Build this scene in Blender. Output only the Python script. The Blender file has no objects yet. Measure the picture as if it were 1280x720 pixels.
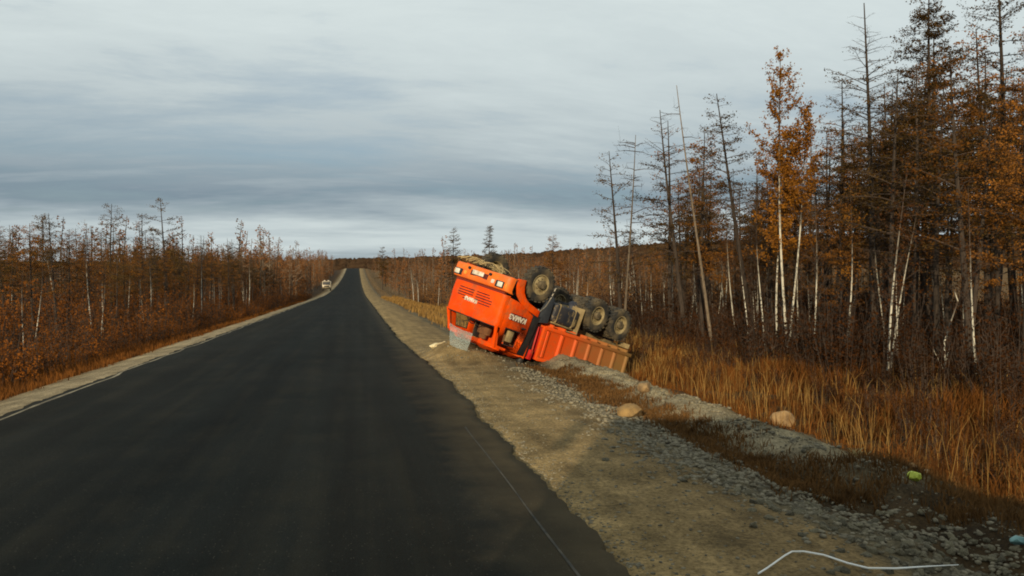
import bpy, bmesh, math, random
import numpy as np
from mathutils import Vector, Matrix

# ------------------------------------------------------------------ scene, camera, light
sc = bpy.context.scene
col = sc.collection
R = math.radians
CAM_H, FPX = 2.2, 1000.0                      # eye height (m), focal length in photo pixels (1280 wide)
YAW, PITCH = R(11.0), -5.0 / 1000.0
FW = np.array([math.sin(YAW) * math.cos(PITCH), math.cos(YAW) * math.cos(PITCH), math.sin(PITCH)])
RT = np.array([math.cos(YAW), -math.sin(YAW), 0.0])
UP = np.cross(RT, FW)
CAM = np.array([0.0, 0.0, CAM_H])

cam_d = bpy.data.cameras.new('camera')
cam = bpy.data.objects.new('camera', cam_d); col.objects.link(cam)
cam_d.sensor_width = 36.0; cam_d.lens = 36.0 * FPX / 1280.0
cam_d.clip_start = 0.05; cam_d.clip_end = 9000
cam.location = CAM
cam.rotation_euler = (R(90) + PITCH, 0, -YAW)
sc.camera = cam

SUN_EL, SUN_AZ = R(13.0), R(24.6)             # light travels forward and 24.6 deg to the right of the road
sd = Vector((math.sin(SUN_AZ) * math.cos(SUN_EL), math.cos(SUN_AZ) * math.cos(SUN_EL), -math.sin(SUN_EL)))
sun_d = bpy.data.lights.new('sun', 'SUN'); sun_d.energy = 5.0; sun_d.angle = R(0.6); sun_d.color = (1.0, 0.83, 0.56)
sun = bpy.data.objects.new('sun', sun_d); col.objects.link(sun)
sun.rotation_euler = sd.to_track_quat('-Z', 'Y').to_euler(); sun.location = (-20, -40, 30)

sc.view_settings.view_transform = 'Standard'; sc.view_settings.look = 'None'
sc.view_settings.gamma = 1.0; sc.view_settings.exposure = 0.03
sc.render.engine = 'CYCLES'
sc.cycles.use_denoising = True; sc.cycles.filter_width = 1.9
sc.cycles.max_bounces = 6; sc.cycles.diffuse_bounces = 3; sc.cycles.transparent_max_bounces = 8

W = bpy.data.worlds.new('World'); sc.world = W; W.use_nodes = True
nt = W.node_tree; nt.nodes.clear(); N = nt.nodes; L = nt.links


def nd(tree, typ, **kw):
    n = tree.nodes.new(typ)
    for k, v in kw.items():
        setattr(n, k, v)
    return n


def math_n(tree, op, a, b=None, c=None, clamp=False):
    n = tree.nodes.new('ShaderNodeMath'); n.operation = op; n.use_clamp = clamp
    for i, v in enumerate((a, b, c)):
        if v is None:
            continue
        if isinstance(v, (int, float)):
            n.inputs[i].default_value = v
        else:
            tree.links.new(v, n.inputs[i])
    return n.outputs[0]


def mix_n(tree, fac, a, b, blend='MIX'):
    n = tree.nodes.new('ShaderNodeMix'); n.data_type = 'RGBA'; n.blend_type = blend
    for s, v in ((n.inputs[0], fac), (n.inputs[6], a), (n.inputs[7], b)):
        if isinstance(v, (int, float)):
            s.default_value = v
        elif isinstance(v, tuple):
            s.default_value = (*v[:3], 1)
        else:
            tree.links.new(v, s)
    return n.outputs[2]


def ramp_n(tree, fac, stops, interp='LINEAR'):
    n = tree.nodes.new('ShaderNodeValToRGB'); e = n.color_ramp; e.interpolation = interp
    while len(e.elements) < len(stops):
        e.elements.new(0.5)
    for el, (p, c) in zip(e.elements, stops):
        el.position = p; el.color = (*c[:3], 1) if isinstance(c, tuple) else (c, c, c, 1)
    tree.links.new(fac, n.inputs[0]); return n.outputs[0]


def noise_n(tree, vec, scale, detail=4.0, rough=0.55, dist=0.0):
    n = tree.nodes.new('ShaderNodeTexNoise')
    n.inputs['Scale'].default_value = scale; n.inputs['Detail'].default_value = detail
    n.inputs['Roughness'].default_value = rough; n.inputs['Distortion'].default_value = dist
    if vec is not None:
        tree.links.new(vec, n.inputs['Vector'])
    return n.outputs['Fac']


sky = nd(nt, 'ShaderNodeTexSky', sky_type='NISHITA', sun_disc=False)
sky.sun_elevation = SUN_EL; sky.sun_rotation = R(180 + 24.6); sky.air_density = 1.0; sky.dust_density = 1.5; sky.ozone_density = 1.5
tc = nd(nt, 'ShaderNodeTexCoord')
sx = nd(nt, 'ShaderNodeSeparateXYZ'); L.new(tc.outputs['Generated'], sx.inputs[0])
zc = math_n(nt, 'MAXIMUM', sx.outputs[2], 0.0)
den = math_n(nt, 'ADD', zc, 0.15)
cx_ = math_n(nt, 'MULTIPLY', math_n(nt, 'DIVIDE', sx.outputs[0], den), 0.42)
cy_ = math_n(nt, 'MULTIPLY', math_n(nt, 'DIVIDE', sx.outputs[1], den), 0.95)
cv = nd(nt, 'ShaderNodeCombineXYZ'); L.new(cx_, cv.inputs[0]); L.new(cy_, cv.inputs[1])
# a slow tilt of the streaks
rot = nd(nt, 'ShaderNodeMapping'); rot.inputs['Rotation'].default_value = (0, 0, R(-9)); rot.inputs['Location'].default_value = (3.1, 1.7, 0)
L.new(cv.outputs[0], rot.inputs[0])
n_big = noise_n(nt, rot.outputs[0], 0.75, 6, 0.6, 0.25)
n_fine = noise_n(nt, rot.outputs[0], 2.6, 8, 0.66, 0.3)
n_mix = math_n(nt, 'ADD', math_n(nt, 'MULTIPLY', n_big, 0.62), math_n(nt, 'MULTIPLY', n_fine, 0.38))
cover = ramp_n(nt, n_mix, [(0.33, 0.55), (0.47, 0.97)])
# bank of greyer cloud low over the horizon
el_band = ramp_n(nt, zc, [(0.0, 0.20), (0.03, 0.65), (0.10, 1.0), (0.17, 0.5), (0.30, 0.0)])
dark = math_n(nt, 'MULTIPLY', el_band, ramp_n(nt, n_big, [(0.40, 1.0), (0.60, 0.20)]), clamp=True)
streak = ramp_n(nt, n_fine, [(0.38, 0.25), (0.6, 0.0)])
dark2 = math_n(nt, 'ADD', dark, math_n(nt, 'MULTIPLY', streak, 0.55), clamp=True)
cloud = mix_n(nt, dark2, (6.7, 7.45, 7.4), (2.1, 2.75, 3.3))
sky_s = mix_n(nt, 1.0, sky.outputs[0], (0.95, 1.0, 1.05), 'MULTIPLY')
skyc = mix_n(nt, cover, sky_s, cloud)
bg = nd(nt, 'ShaderNodeBackground'); bg.inputs['Strength'].default_value = 0.1
L.new(skyc, bg.inputs['Color'])
wo = nd(nt, 'ShaderNodeOutputWorld'); L.new(bg.outputs[0], wo.inputs[0])

# ------------------------------------------------------------------ materials
MATS = {}


def mat(name, c1, c2=None, rough=0.8, scale=8.0, detail=5.0, bump=0.0, bscale=None, metal=0.0, coat=0.0,
        lo=0.35, hi=0.65, spec=0.3, trans=0.0, attr=None, objrand=0.0, stretch=None, dirt=None):
    if name in MATS:
        return MATS[name]
    m = bpy.data.materials.new(name); m.use_nodes = True
    t = m.node_tree; t.nodes.clear()
    out = nd(t, 'ShaderNodeOutputMaterial'); p = nd(t, 'ShaderNodeBsdfPrincipled')
    p.inputs['Roughness'].default_value = rough; p.inputs['Metallic'].default_value = metal
    p.inputs['Specular IOR Level'].default_value = spec
    if coat:
        p.inputs['Coat Weight'].default_value = coat; p.inputs['Coat Roughness'].default_value = 0.25
    tcn = nd(t, 'ShaderNodeTexCoord'); vec = tcn.outputs['Object']
    if stretch:
        mp = nd(t, 'ShaderNodeMapping'); mp.inputs['Scale'].default_value = stretch
        t.links.new(vec, mp.inputs[0]); vec = mp.outputs[0]
    c2 = c2 or c1
    if attr:
        a = nd(t, 'ShaderNodeAttribute', attribute_name=attr); f = a.outputs['Fac']
        nf = noise_n(t, vec, scale, 2)
        f = math_n(t, 'ADD', math_n(t, 'MULTIPLY', f, 0.55), math_n(t, 'MULTIPLY', ramp_n(t, nf, [(lo, 0.0), (hi, 1.0)]), 0.45))
    else:
        f = ramp_n(t, noise_n(t, vec, scale, detail), [(lo, 0.0), (hi, 1.0)])
    c = mix_n(t, f, c1, c2)
    if objrand:
        oi = nd(t, 'ShaderNodeObjectInfo')
        v = math_n(t, 'ADD', 1.0 - objrand, math_n(t, 'MULTIPLY', oi.outputs['Random'], 2 * objrand))
        cb = nd(t, 'ShaderNodeCombineXYZ')
        for i in range(3):
            t.links.new(v, cb.inputs[i])
        c = mix_n(t, 1.0, c, cb.outputs[0], 'MULTIPLY')
    if dirt:
        dc, dlo, dhi, dsc = dirt
        df = ramp_n(t, noise_n(t, tcn.outputs['Object'], dsc, 6, 0.65), [(dlo, 0.0), (dhi, 1.0)])
        c = mix_n(t, df, c, dc)
    t.links.new(c, p.inputs['Base Color'])
    if bump:
        b = nd(t, 'ShaderNodeBump'); b.inputs['Strength'].default_value = 1.0; b.inputs['Distance'].default_value = bump
        t.links.new(noise_n(t, vec, bscale or scale * 3, 6, 0.65), b.inputs['Height']); t.links.new(b.outputs[0], p.inputs['Normal'])
    if trans:
        tr = nd(t, 'ShaderNodeBsdfTranslucent'); t.links.new(c, tr.inputs[0])
        ms = nd(t, 'ShaderNodeMixShader'); ms.inputs[0].default_value = trans
        t.links.new(p.outputs[0], ms.inputs[1]); t.links.new(tr.outputs[0], ms.inputs[2]); t.links.new(ms.outputs[0], out.inputs[0])
    else:
        t.links.new(p.outputs[0], out.inputs[0])
    MATS[name] = m
    return m


# ------------------------------------------------------------------ object helpers
def tag(o, label=None, cat=None, group=None, kind=None):
    if label: o['label'] = label
    if cat: o['category'] = cat
    if group: o['group'] = group
    if kind: o['kind'] = kind
    return o


def empty(name, loc=(0, 0, 0), parent=None):
    o = bpy.data.objects.new(name, None); col.objects.link(o); o.location = loc
    o.empty_display_size = 0.3
    if parent: o.parent = parent
    return o


def link_mesh(name, me, m=None, parent=None):
    if m is not None and not me.materials:
        for q in (m if isinstance(m, (list, tuple)) else [m]):
            me.materials.append(q)
    o = bpy.data.objects.new(name, me); col.objects.link(o)
    if parent: o.parent = parent
    return o


def fin(name, bm, m, parent=None, bevel=0.0, segs=2, angle=40, smooth=True):
    bmesh.ops.remove_doubles(bm, verts=bm.verts, dist=1e-5)
    if bevel:
        es = [e for e in bm.edges if len(e.link_faces) == 2 and e.calc_face_angle(0) > R(30)]
        bmesh.ops.bevel(bm, geom=es, offset=bevel, segments=segs, affect='EDGES', clamp_overlap=True, profile=0.5)
    bmesh.ops.recalc_face_normals(bm, faces=bm.faces)
    me = bpy.data.meshes.new(name); bm.to_mesh(me); bm.free()
    if smooth:
        me.shade_smooth(); me.set_sharp_from_angle(angle=R(angle))
    return link_mesh(name, me, m, parent)


def box(bm, c, s, M=None):
    vs = []
    for i in (-1, 1):
        for j in (-1, 1):
            for k in (-1, 1):
                v = Vector((c[0] + i * s[0] / 2, c[1] + j * s[1] / 2, c[2] + k * s[2] / 2))
                vs.append(bm.verts.new(M @ v if M else v))
    for f in ((0, 1, 3, 2), (4, 6, 7, 5), (0, 4, 5, 1), (2, 3, 7, 6), (0, 2, 6, 4), (1, 5, 7, 3)):
        bm.faces.new([vs[i] for i in f])


def prism(bm, pts, fa, fb):
    """closed polygon pts mapped by fa and fb to two 3D outlines, joined"""
    a = [bm.verts.new(fa(*p)) for p in pts]; b = [bm.verts.new(fb(*p)) for p in pts]
    n = len(pts)
    bm.faces.new(a); bm.faces.new(b[::-1])
    for i in range(n):
        j = (i + 1) % n
        bm.faces.new((a[i], b[i], b[j], a[j]))


def tube(bm, pts, rad, sides=8, caps=True):
    pts = [Vector(p) for p in pts]; n = len(pts)
    rad = rad if isinstance(rad, (list, tuple)) else [rad] * n
    rings = []
    for i, p in enumerate(pts):
        d = (pts[min(i + 1, n - 1)] - pts[max(i - 1, 0)]).normalized()
        u = d.cross(Vector((0, 0, 1)) if abs(d.z) < 0.9 else Vector((1, 0, 0))).normalized(); v = d.cross(u)
        rings.append([bm.verts.new(p + (u * math.cos(a) + v * math.sin(a)) * rad[i]) for a in [2 * math.pi * k / sides for k in range(sides)]])
    for a, b in zip(rings, rings[1:]):
        for k in range(sides):
            bm.faces.new((a[k], a[(k + 1) % sides], b[(k + 1) % sides], b[k]))
    if caps:
        bm.faces.new(rings[0][::-1]); bm.faces.new(rings[-1])


def lathe_x(bm, prof, c=(0, 0, 0), segs=32, close=False):
    """prof: (radius, x) list, revolved around the X axis through c"""
    rings = []
    for r, x in prof:
        if r < 1e-4:
            rings.append([bm.verts.new((c[0] + x, c[1], c[2]))])
        else:
            rings.append([bm.verts.new((c[0] + x, c[1] + r * math.cos(2 * math.pi * k / segs), c[2] + r * math.sin(2 * math.pi * k / segs))) for k in range(segs)])
    pairs = list(zip(rings, rings[1:]))
    if close: pairs.append((rings[-1], rings[0]))
    for a, b in pairs:
        for k in range(segs):
            k2 = (k + 1) % segs
            if len(a) == 1: bm.faces.new((a[0], b[k], b[k2]))
            elif len(b) == 1: bm.faces.new((a[k], a[k2], b[0]))
            else: bm.faces.new((a[k], a[k2], b[k2], b[k]))


# ------------------------------------------------------------------ terrain
def sstep(a, b, x):
    t = np.clip((x - a) / (b - a), 0, 1); return t * t * (3 - 2 * t)


_rs = np.random.RandomState(5)
_perm = _rs.rand(256, 256)


def vnoise(x, y):
    xi = np.floor(x).astype(int); yi = np.floor(y).astype(int); fx = x - xi; fy = y - yi
    fx = fx * fx * (3 - 2 * fx); fy = fy * fy * (3 - 2 * fy)
    g = lambda i, j: _perm[i % 256, j % 256]
    return (g(xi, yi) * (1 - fx) + g(xi + 1, yi) * fx) * (1 - fy) + (g(xi, yi + 1) * (1 - fx) + g(xi + 1, yi + 1) * fx) * fy - 0.5


def prof(y):
    t = np.clip((y - 140) / 310.0, 0, 1.15)
    return np.where(y < 140, 0.0, 9.4 * t ** 1.6)


def edge_l(y): return -5.8 + 0.0 * y
def edge_r(y): return 2.05 - 0.4 * sstep(14, 36, y)


CX = [-4000, -200, -60, -30, -16, -11, -9, -7.4, -6.2, -5.7, 1.5, 2.2, 3.4, 4.1, 4.8, 5.4, 6.2, 6.9, 8.5, 10, 14, 25, 60, 200, 4000]
CZ = [0, 0, -0.6, -1.0, -1.1, -1.2, -0.9, -0.25, -0.04, -0.1, -0.1, -0.02, -0.02, -0.05, -0.17, -0.28, -0.12, -0.24, -0.78, -1.2, -1.45, -1.3, -0.6, 2.0, 4.0]


def T(x, y):
    x = np.asarray(x, float); y = np.asarray(y, float)
    z = np.interp(x, CX, CZ) + prof(y)
    # windrow of gravel the cab has pushed up, and the torn edge beside the dump bed
    m = 0.50 * np.exp(-((x - 3.0) / 0.95) ** 2 - ((y - 24.7) / 1.5) ** 2) + 0.14 * np.exp(-((x - 3.7) / 0.6) ** 2 - ((y - 22.9) / 0.7) ** 2)
    m += 0.25 * np.exp(-((x - 4.6) / 0.8) ** 2 - ((y - 25.9) / 1.1) ** 2)
    z = z + m * sstep(1.9, 2.7, x)
    off = sstep(2.1, 2.8, x) + sstep(-6.0, -6.8, x)
    n = 0.06 * vnoise(x * 1.3, y * 1.1) + 0.05 * vnoise(x * 3.1 + 40, y * 2.7) + 0.035 * vnoise(x * 7.1 + 4, y * 6.3)
    rough = np.interp(x, [-10, -7, 2, 3.8, 4.4, 6.0, 7.5, 10], [2.5, 0.5, 0.35, 0.5, 1.6, 3.0, 2.6, 3.0])
    z = z + off * n * rough
    z = z + 0.8 * vnoise(x * 0.06 + 9, y * 0.06) * (sstep(10, 30, x) + sstep(-9, -25, x))
    return z


def ground_at(px, py):
    """photo pixel -> the point where its ray meets the terrain"""
    d = FW + RT * (px - 640) / FPX + UP * (360 - py) / FPX
    t = 2.0
    while t < 600:
        p = CAM + d * t
        if p[2] < float(T(p[0], p[1])): break
        t *= 1.002
    p = CAM + d * t
    return Vector((p[0], p[1], float(T(p[0], p[1]))))


def at_depth(px, D):
    p = CAM + FW * D + RT * (px - 640) / FPX * D
    return float(p[0]), float(p[1])


def mesh_np(name, v, f, mats=None, attr=None, smooth=False):
    """v (n,3); f (m,3) or (m,4) int array"""
    me = bpy.data.meshes.new(name)
    v = np.asarray(v, np.float32); f = np.asarray(f, np.int32); k = f.shape[1]
    me.vertices.add(len(v)); me.vertices.foreach_set('co', v.ravel())
    me.loops.add(f.size); me.loops.foreach_set('vertex_index', f.ravel())
    me.polygons.add(len(f)); me.polygons.foreach_set('loop_start', np.arange(len(f), dtype=np.int32) * k)
    try:
        me.polygons.foreach_set('loop_total', np.full(len(f), k, np.int32))
    except Exception:
        pass
    if attr is not None:
        a = me.attributes.new('rnd', 'FLOAT', 'POINT'); a.data.foreach_set('value', np.asarray(attr, np.float32))
    for m in (mats or []): me.materials.append(m)
    me.update(calc_edges=True)
    if smooth: me.shade_smooth()
    return me


def grid_mesh(name, xs, ys, zf, mats):
    X, Y = np.meshgrid(xs, ys); Z = zf(X, Y)
    v = np.stack([X, Y, Z], -1).reshape(-1, 3)
    nx, ny = len(xs), len(ys)
    i = np.arange(ny - 1)[:, None] * nx + np.arange(nx - 1)[None]
    f = np.stack([i, i + 1, i + 1 + nx, i + nx], -1).reshape(-1, 4)
    return mesh_np(name, v, f, mats, smooth=True)


# ground material: zones that run along the road
gm = bpy.data.materials.new('roadside_ground'); gm.use_nodes = True
t = gm.node_tree; t.nodes.clear()
out = nd(t, 'ShaderNodeOutputMaterial'); p = nd(t, 'ShaderNodeBsdfPrincipled'); p.inputs['Roughness'].default_value = 0.95; p.inputs['Specular IOR Level'].default_value = 0.1
tcn = nd(t, 'ShaderNodeTexCoord'); vec = tcn.outputs['Object']
s = nd(t, 'ShaderNodeSeparateXYZ'); t.links.new(vec, s.inputs[0])
wob = math_n(t, 'MULTIPLY', math_n(t, 'SUBTRACT', noise_n(t, vec, 0.55, 5, 0.6), 0.5), 1.5)
xx = math_n(t, 'DIVIDE', math_n(t, 'ADD', math_n(t, 'ADD', s.outputs[0], wob), 20.0), 60.0)
Z = lambda x: (x + 20) / 60
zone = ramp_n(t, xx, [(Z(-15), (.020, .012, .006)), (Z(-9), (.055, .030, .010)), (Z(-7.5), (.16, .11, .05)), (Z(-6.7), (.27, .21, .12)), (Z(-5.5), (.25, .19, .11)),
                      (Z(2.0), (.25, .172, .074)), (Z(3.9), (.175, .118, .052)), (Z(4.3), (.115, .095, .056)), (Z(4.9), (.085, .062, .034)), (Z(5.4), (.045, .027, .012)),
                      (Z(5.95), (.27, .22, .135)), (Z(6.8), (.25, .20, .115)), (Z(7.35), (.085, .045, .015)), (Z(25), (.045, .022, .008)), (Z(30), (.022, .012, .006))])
nearf = ramp_n(t, math_n(t, 'DIVIDE', math_n(t, 'ADD', s.outputs[1], wob), 20.0), [(0.40, 1.0), (0.54, 0.0)])
verge = math_n(t, 'MULTIPLY', nearf, math_n(t, 'GREATER_THAN', s.outputs[0], 5.0))
zone = mix_n(t, verge, zone, (.045, .028, .012))
farf = ramp_n(t, math_n(t, 'DIVIDE', math_n(t, 'ADD', s.outputs[1], wob), 60.0), [(0.40, 0.0), (0.50, 1.0)])
zone = mix_n(t, math_n(t, 'MULTIPLY', farf, math_n(t, 'GREATER_THAN', math_n(t, 'ADD', s.outputs[0], wob), 4.6)), zone, (.13, .075, .026))
spk = ramp_n(t, noise_n(t, vec, 26, 5, 0.7), [(0.36, 0.55), (0.5, 1.0), (0.68, 1.5)])
spk2 = ramp_n(t, noise_n(t, vec, 1.3, 5, 0.6), [(0.35, 0.6), (0.65, 1.3)])
mp = nd(t, 'ShaderNodeMapping'); mp.inputs['Scale'].default_value = (3.0, 0.12, 1); t.links.new(vec, mp.inputs[0])
trk = ramp_n(t, noise_n(t, mp.outputs[0], 1.0, 4, 0.6), [(0.35, 0.78), (0.6, 1.12)])
c = mix_n(t, 1.0, mix_n(t, 1.0, mix_n(t, 1.0, zone, spk, 'MULTIPLY'), spk2, 'MULTIPLY'), trk, 'MULTIPLY')
vor = nd(t, 'ShaderNodeTexVoronoi'); vor.inputs['Scale'].default_value = 22; t.links.new(vec, vor.inputs['Vector'])
peb = ramp_n(t, vor.outputs['Distance'], [(0.0, 1.0), (0.25, 0.0)])
rndc = nd(t, 'ShaderNodeSeparateColor'); t.links.new(vor.outputs['Color'], rndc.inputs[0])
pk = math_n(t, 'MULTIPLY', peb, math_n(t, 'GREATER_THAN', rndc.outputs[0], 0.72))
c = mix_n(t, math_n(t, 'MULTIPLY', pk, 0.55), c, (.34, .29, .2))
t.links.new(c, p.inputs['Base Color'])
bmp = nd(t, 'ShaderNodeBump'); bmp.inputs['Distance'].default_value = 0.035; bmp.inputs['Strength'].default_value = 0.9
hh = math_n(t, 'ADD', math_n(t, 'MULTIPLY', pk, 0.5), noise_n(t, vec, 17, 7, 0.7))
t.links.new(hh, bmp.inputs['Height']); t.links.new(bmp.outputs[0], p.inputs['Normal'])
t.links.new(p.outputs[0], out.inputs[0])

xs = np.unique(np.round(np.concatenate([[-4000, -1500, -600, -300, -150, -100], np.arange(-80, -16, 4), np.arange(-16, -5, 0.4), np.arange(-5, 1.5, 1.2),
                                        np.arange(1.5, 10, 0.14), np.arange(10, 26, 0.7), np.arange(26, 90, 4), [120, 200, 400, 900, 1800, 4000]]), 3))
ys = np.unique(np.round(np.concatenate([[-1500, -400, -150, -90], np.arange(-60, 3, 4), np.arange(3, 34, 0.17), np.arange(34, 80, 1), np.arange(80, 520, 8), [560, 640, 800, 1200, 2500, 4500]]), 3))
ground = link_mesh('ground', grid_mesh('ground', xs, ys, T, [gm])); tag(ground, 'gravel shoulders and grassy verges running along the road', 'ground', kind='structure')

# the asphalt: a slab with ragged edges lying on the formation
am = bpy.data.materials.new('asphalt'); am.use_nodes = True
t = am.node_tree; p = t.nodes['Principled BSDF']
tcn = nd(t, 'ShaderNodeTexCoord'); vec = tcn.outputs['Object']
mp = nd(t, 'ShaderNodeMapping'); mp.inputs['Scale'].default_value = (1.3, 0.05, 1); t.links.new(vec, mp.inputs[0])
lane = ramp_n(t, noise_n(t, mp.outputs[0], 1.0, 4, 0.55), [(0.3, 0.62), (0.7, 1.5)])
agg = ramp_n(t, noise_n(t, vec, 60, 4, 0.7), [(0.35, 0.6), (0.65, 1.45)])
c = mix_n(t, ramp_n(t, noise_n(t, vec, 0.35, 5), [(0.35, 0.0), (0.7, 1.0)]), (.0045, .0065, .0063), (.009, .0105, .0095))
c = mix_n(t, 1.0, mix_n(t, 1.0, c, lane, 'MULTIPLY'), agg, 'MULTIPLY')
vo = nd(t, 'ShaderNodeTexVoronoi'); vo.inputs['Scale'].default_value = 45; t.links.new(vec, vo.inputs['Vector'])
vs = nd(t, 'ShaderNodeSeparateColor'); t.links.new(vo.outputs['Color'], vs.inputs[0])
chip = math_n(t, 'MULTIPLY', math_n(t, 'GREATER_THAN', vs.outputs[0], 0.93), ramp_n(t, vo.outputs['Distance'], [(0.1, 1.0), (0.35, 0.0)]))
c = mix_n(t, math_n(t, 'MULTIPLY', chip, 0.7), c, (.10, .092, .07))
film = ramp_n(t, math_n(t, 'ADD', math_n(t, 'MULTIPLY', noise_n(t, mp.outputs[0], 1.7, 5, 0.6), 0.6), math_n(t, 'MULTIPLY', noise_n(t, vec, 0.8, 6, 0.7), 0.4)), [(0.48, 0.0), (0.68, 0.28)])
c = mix_n(t, film, c, (.042, .036, .022))
s = nd(t, 'ShaderNodeSeparateXYZ'); t.links.new(vec, s.inputs[0])
dx = math_n(t, 'ADD', s.outputs[0], math_n(t, 'MULTIPLY', math_n(t, 'SUBTRACT', noise_n(t, vec, 0.9, 6, 0.65), 0.5), 1.6))
dust = ramp_n(t, math_n(t, 'DIVIDE', math_n(t, 'ADD', dx, 7.0), 10.0), [(0.06, 0.85), (0.13, 0.06), (0.5, 0.0), (0.80, 0.05), (0.92, 0.7)])
c = mix_n(t, math_n(t, 'MULTIPLY', dust, 0.6), c, (.17, .125, .065))
t.links.new(c, p.inputs['Base Color'])
p.inputs['Roughness'].default_value = 0.95; p.inputs['Specular IOR Level'].default_value = 0.07
b = nd(t, 'ShaderNodeBump'); b.inputs['Distance'].default_value = 0.008; t.links.new(noise_n(t, vec, 70, 4, 0.7), b.inputs['Height']); t.links.new(b.outputs[0], p.inputs['Normal'])

ry = np.concatenate([np.arange(-70, 3, 3), np.arange(3, 45, 0.15), np.arange(45, 120, 1.0), np.arange(120, 530, 5)])
wl = 0.10 * vnoise(ry * 1.7, ry * 0 + 3) + 0.10 * vnoise(ry * 6.1, ry * 0 + 8)
wr = 0.12 * vnoise(ry * 1.3, ry * 0 + 13) + 0.11 * vnoise(ry * 7.3, ry * 0 + 18)
us = np.array([0, 0.004, 0.03, .2, .4, .6, .8, .97, .996, 1.0])
V = []
for k, y in enumerate(ry):
    a, b_ = float(edge_l(y)) + wl[k], float(edge_r(y)) + wr[k]; z0 = float(prof(y))
    for u in us:
        z = z0 + 0.035 - (0.10 if u in (0.0, 1.0) else 0.0) - (0.008 if u in (0.004, 0.996) else 0)
        V.append((a + (b_ - a) * u, y, z))
nx = len(us); i = np.arange(len(ry) - 1)[:, None] * nx + np.arange(nx - 1)[None]
F = np.stack([i, i + 1, i + 1 + nx, i + nx], -1).reshape(-1, 4)
road = link_mesh('road', mesh_np('road', V, F, [am])); tag(road, 'dark asphalt road running straight to the hill', 'road', kind='structure')


def strip(name, x0, w, y0, y1, m, amp=0.01, gap=0.0, seed=1):
    yy = np.arange(y0, y1, 0.4); v = []
    rr = np.random.RandomState(seed)
    for y in yy:
        x = x0 + amp * float(vnoise(np.array([y * 0.7]), np.array([seed * 5.0]))[0]); ww = w * (0.6 + 0.6 * rr.rand())
        v += [(x - ww / 2, y, float(prof(y)) + 0.0395), (x + ww / 2, y, float(prof(y)) + 0.0395)]
    f = [(2 * k, 2 * k + 1, 2 * k + 3, 2 * k + 2) for k in range(len(yy) - 1) if rr.rand() > gap]
    o = link_mesh(name, mesh_np(name, v, f, [m]), None, road); return o


line_m = mat('pale_line', (.065, .055, .038), (.018, .018, .015), rough=0.9, scale=6)  # pale grey, patchy tone of the thin line near the right edge
strip('edge_line', 1.62, 0.022, -6, 12.2, line_m, 0.03, 0.04, 3)
strip('edge_line', -5.62, 0.07, 8, 120, mat('worn_paint', (.26, .22, .14), (.10, .08, .05), rough=0.9, scale=1.5), 0.16, 0.0, 4)

# the far wooded hill
th = np.radians(np.linspace(-75, 95, 1500)); rr_ = np.array([560, 640, 740, 860, 1000, 1150, 1300, 1450, 1600, 1700, 2000])
TH, RR = np.meshgrid(th, rr_)
Hh = np.interp(np.degrees(TH), [-75, -30, -8, 4, 12, 22, 45, 95], [30, 36, 42, 52, 60, 80, 84, 60])
zz = -1 + 8 * sstep(500, 700, RR) + (Hh - 7) * sstep(640, 1550, RR) - 20 * sstep(1600, 2000, RR)
zz += (3.5 * vnoise(TH * 300, RR * 0.02) + 5.0 * vnoise(TH * 700, RR * 0.05) + 3 * vnoise(TH * 14, RR * 0.004)) * sstep(640, 900, RR)
v = np.stack([np.sin(TH) * RR, np.cos(TH) * RR, zz], -1).reshape(-1, 3)
nx = len(th); i = np.arange(len(rr_) - 1)[:, None] * nx + np.arange(nx - 1)[None]
hm = mat('hill_woodland', (.050, .026, .014), (.105, .060, .030), rough=1.0, scale=0.03, detail=9, bump=2.5, bscale=0.25, spec=0.0)
hill = link_mesh('hill', mesh_np('hill', v, np.stack([i, i + 1, i + 1 + nx, i + nx], -1).reshape(-1, 4), [hm], smooth=True))
tag(hill, 'low brown wooded hill across the end of the road', 'hill', kind='structure')

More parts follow.
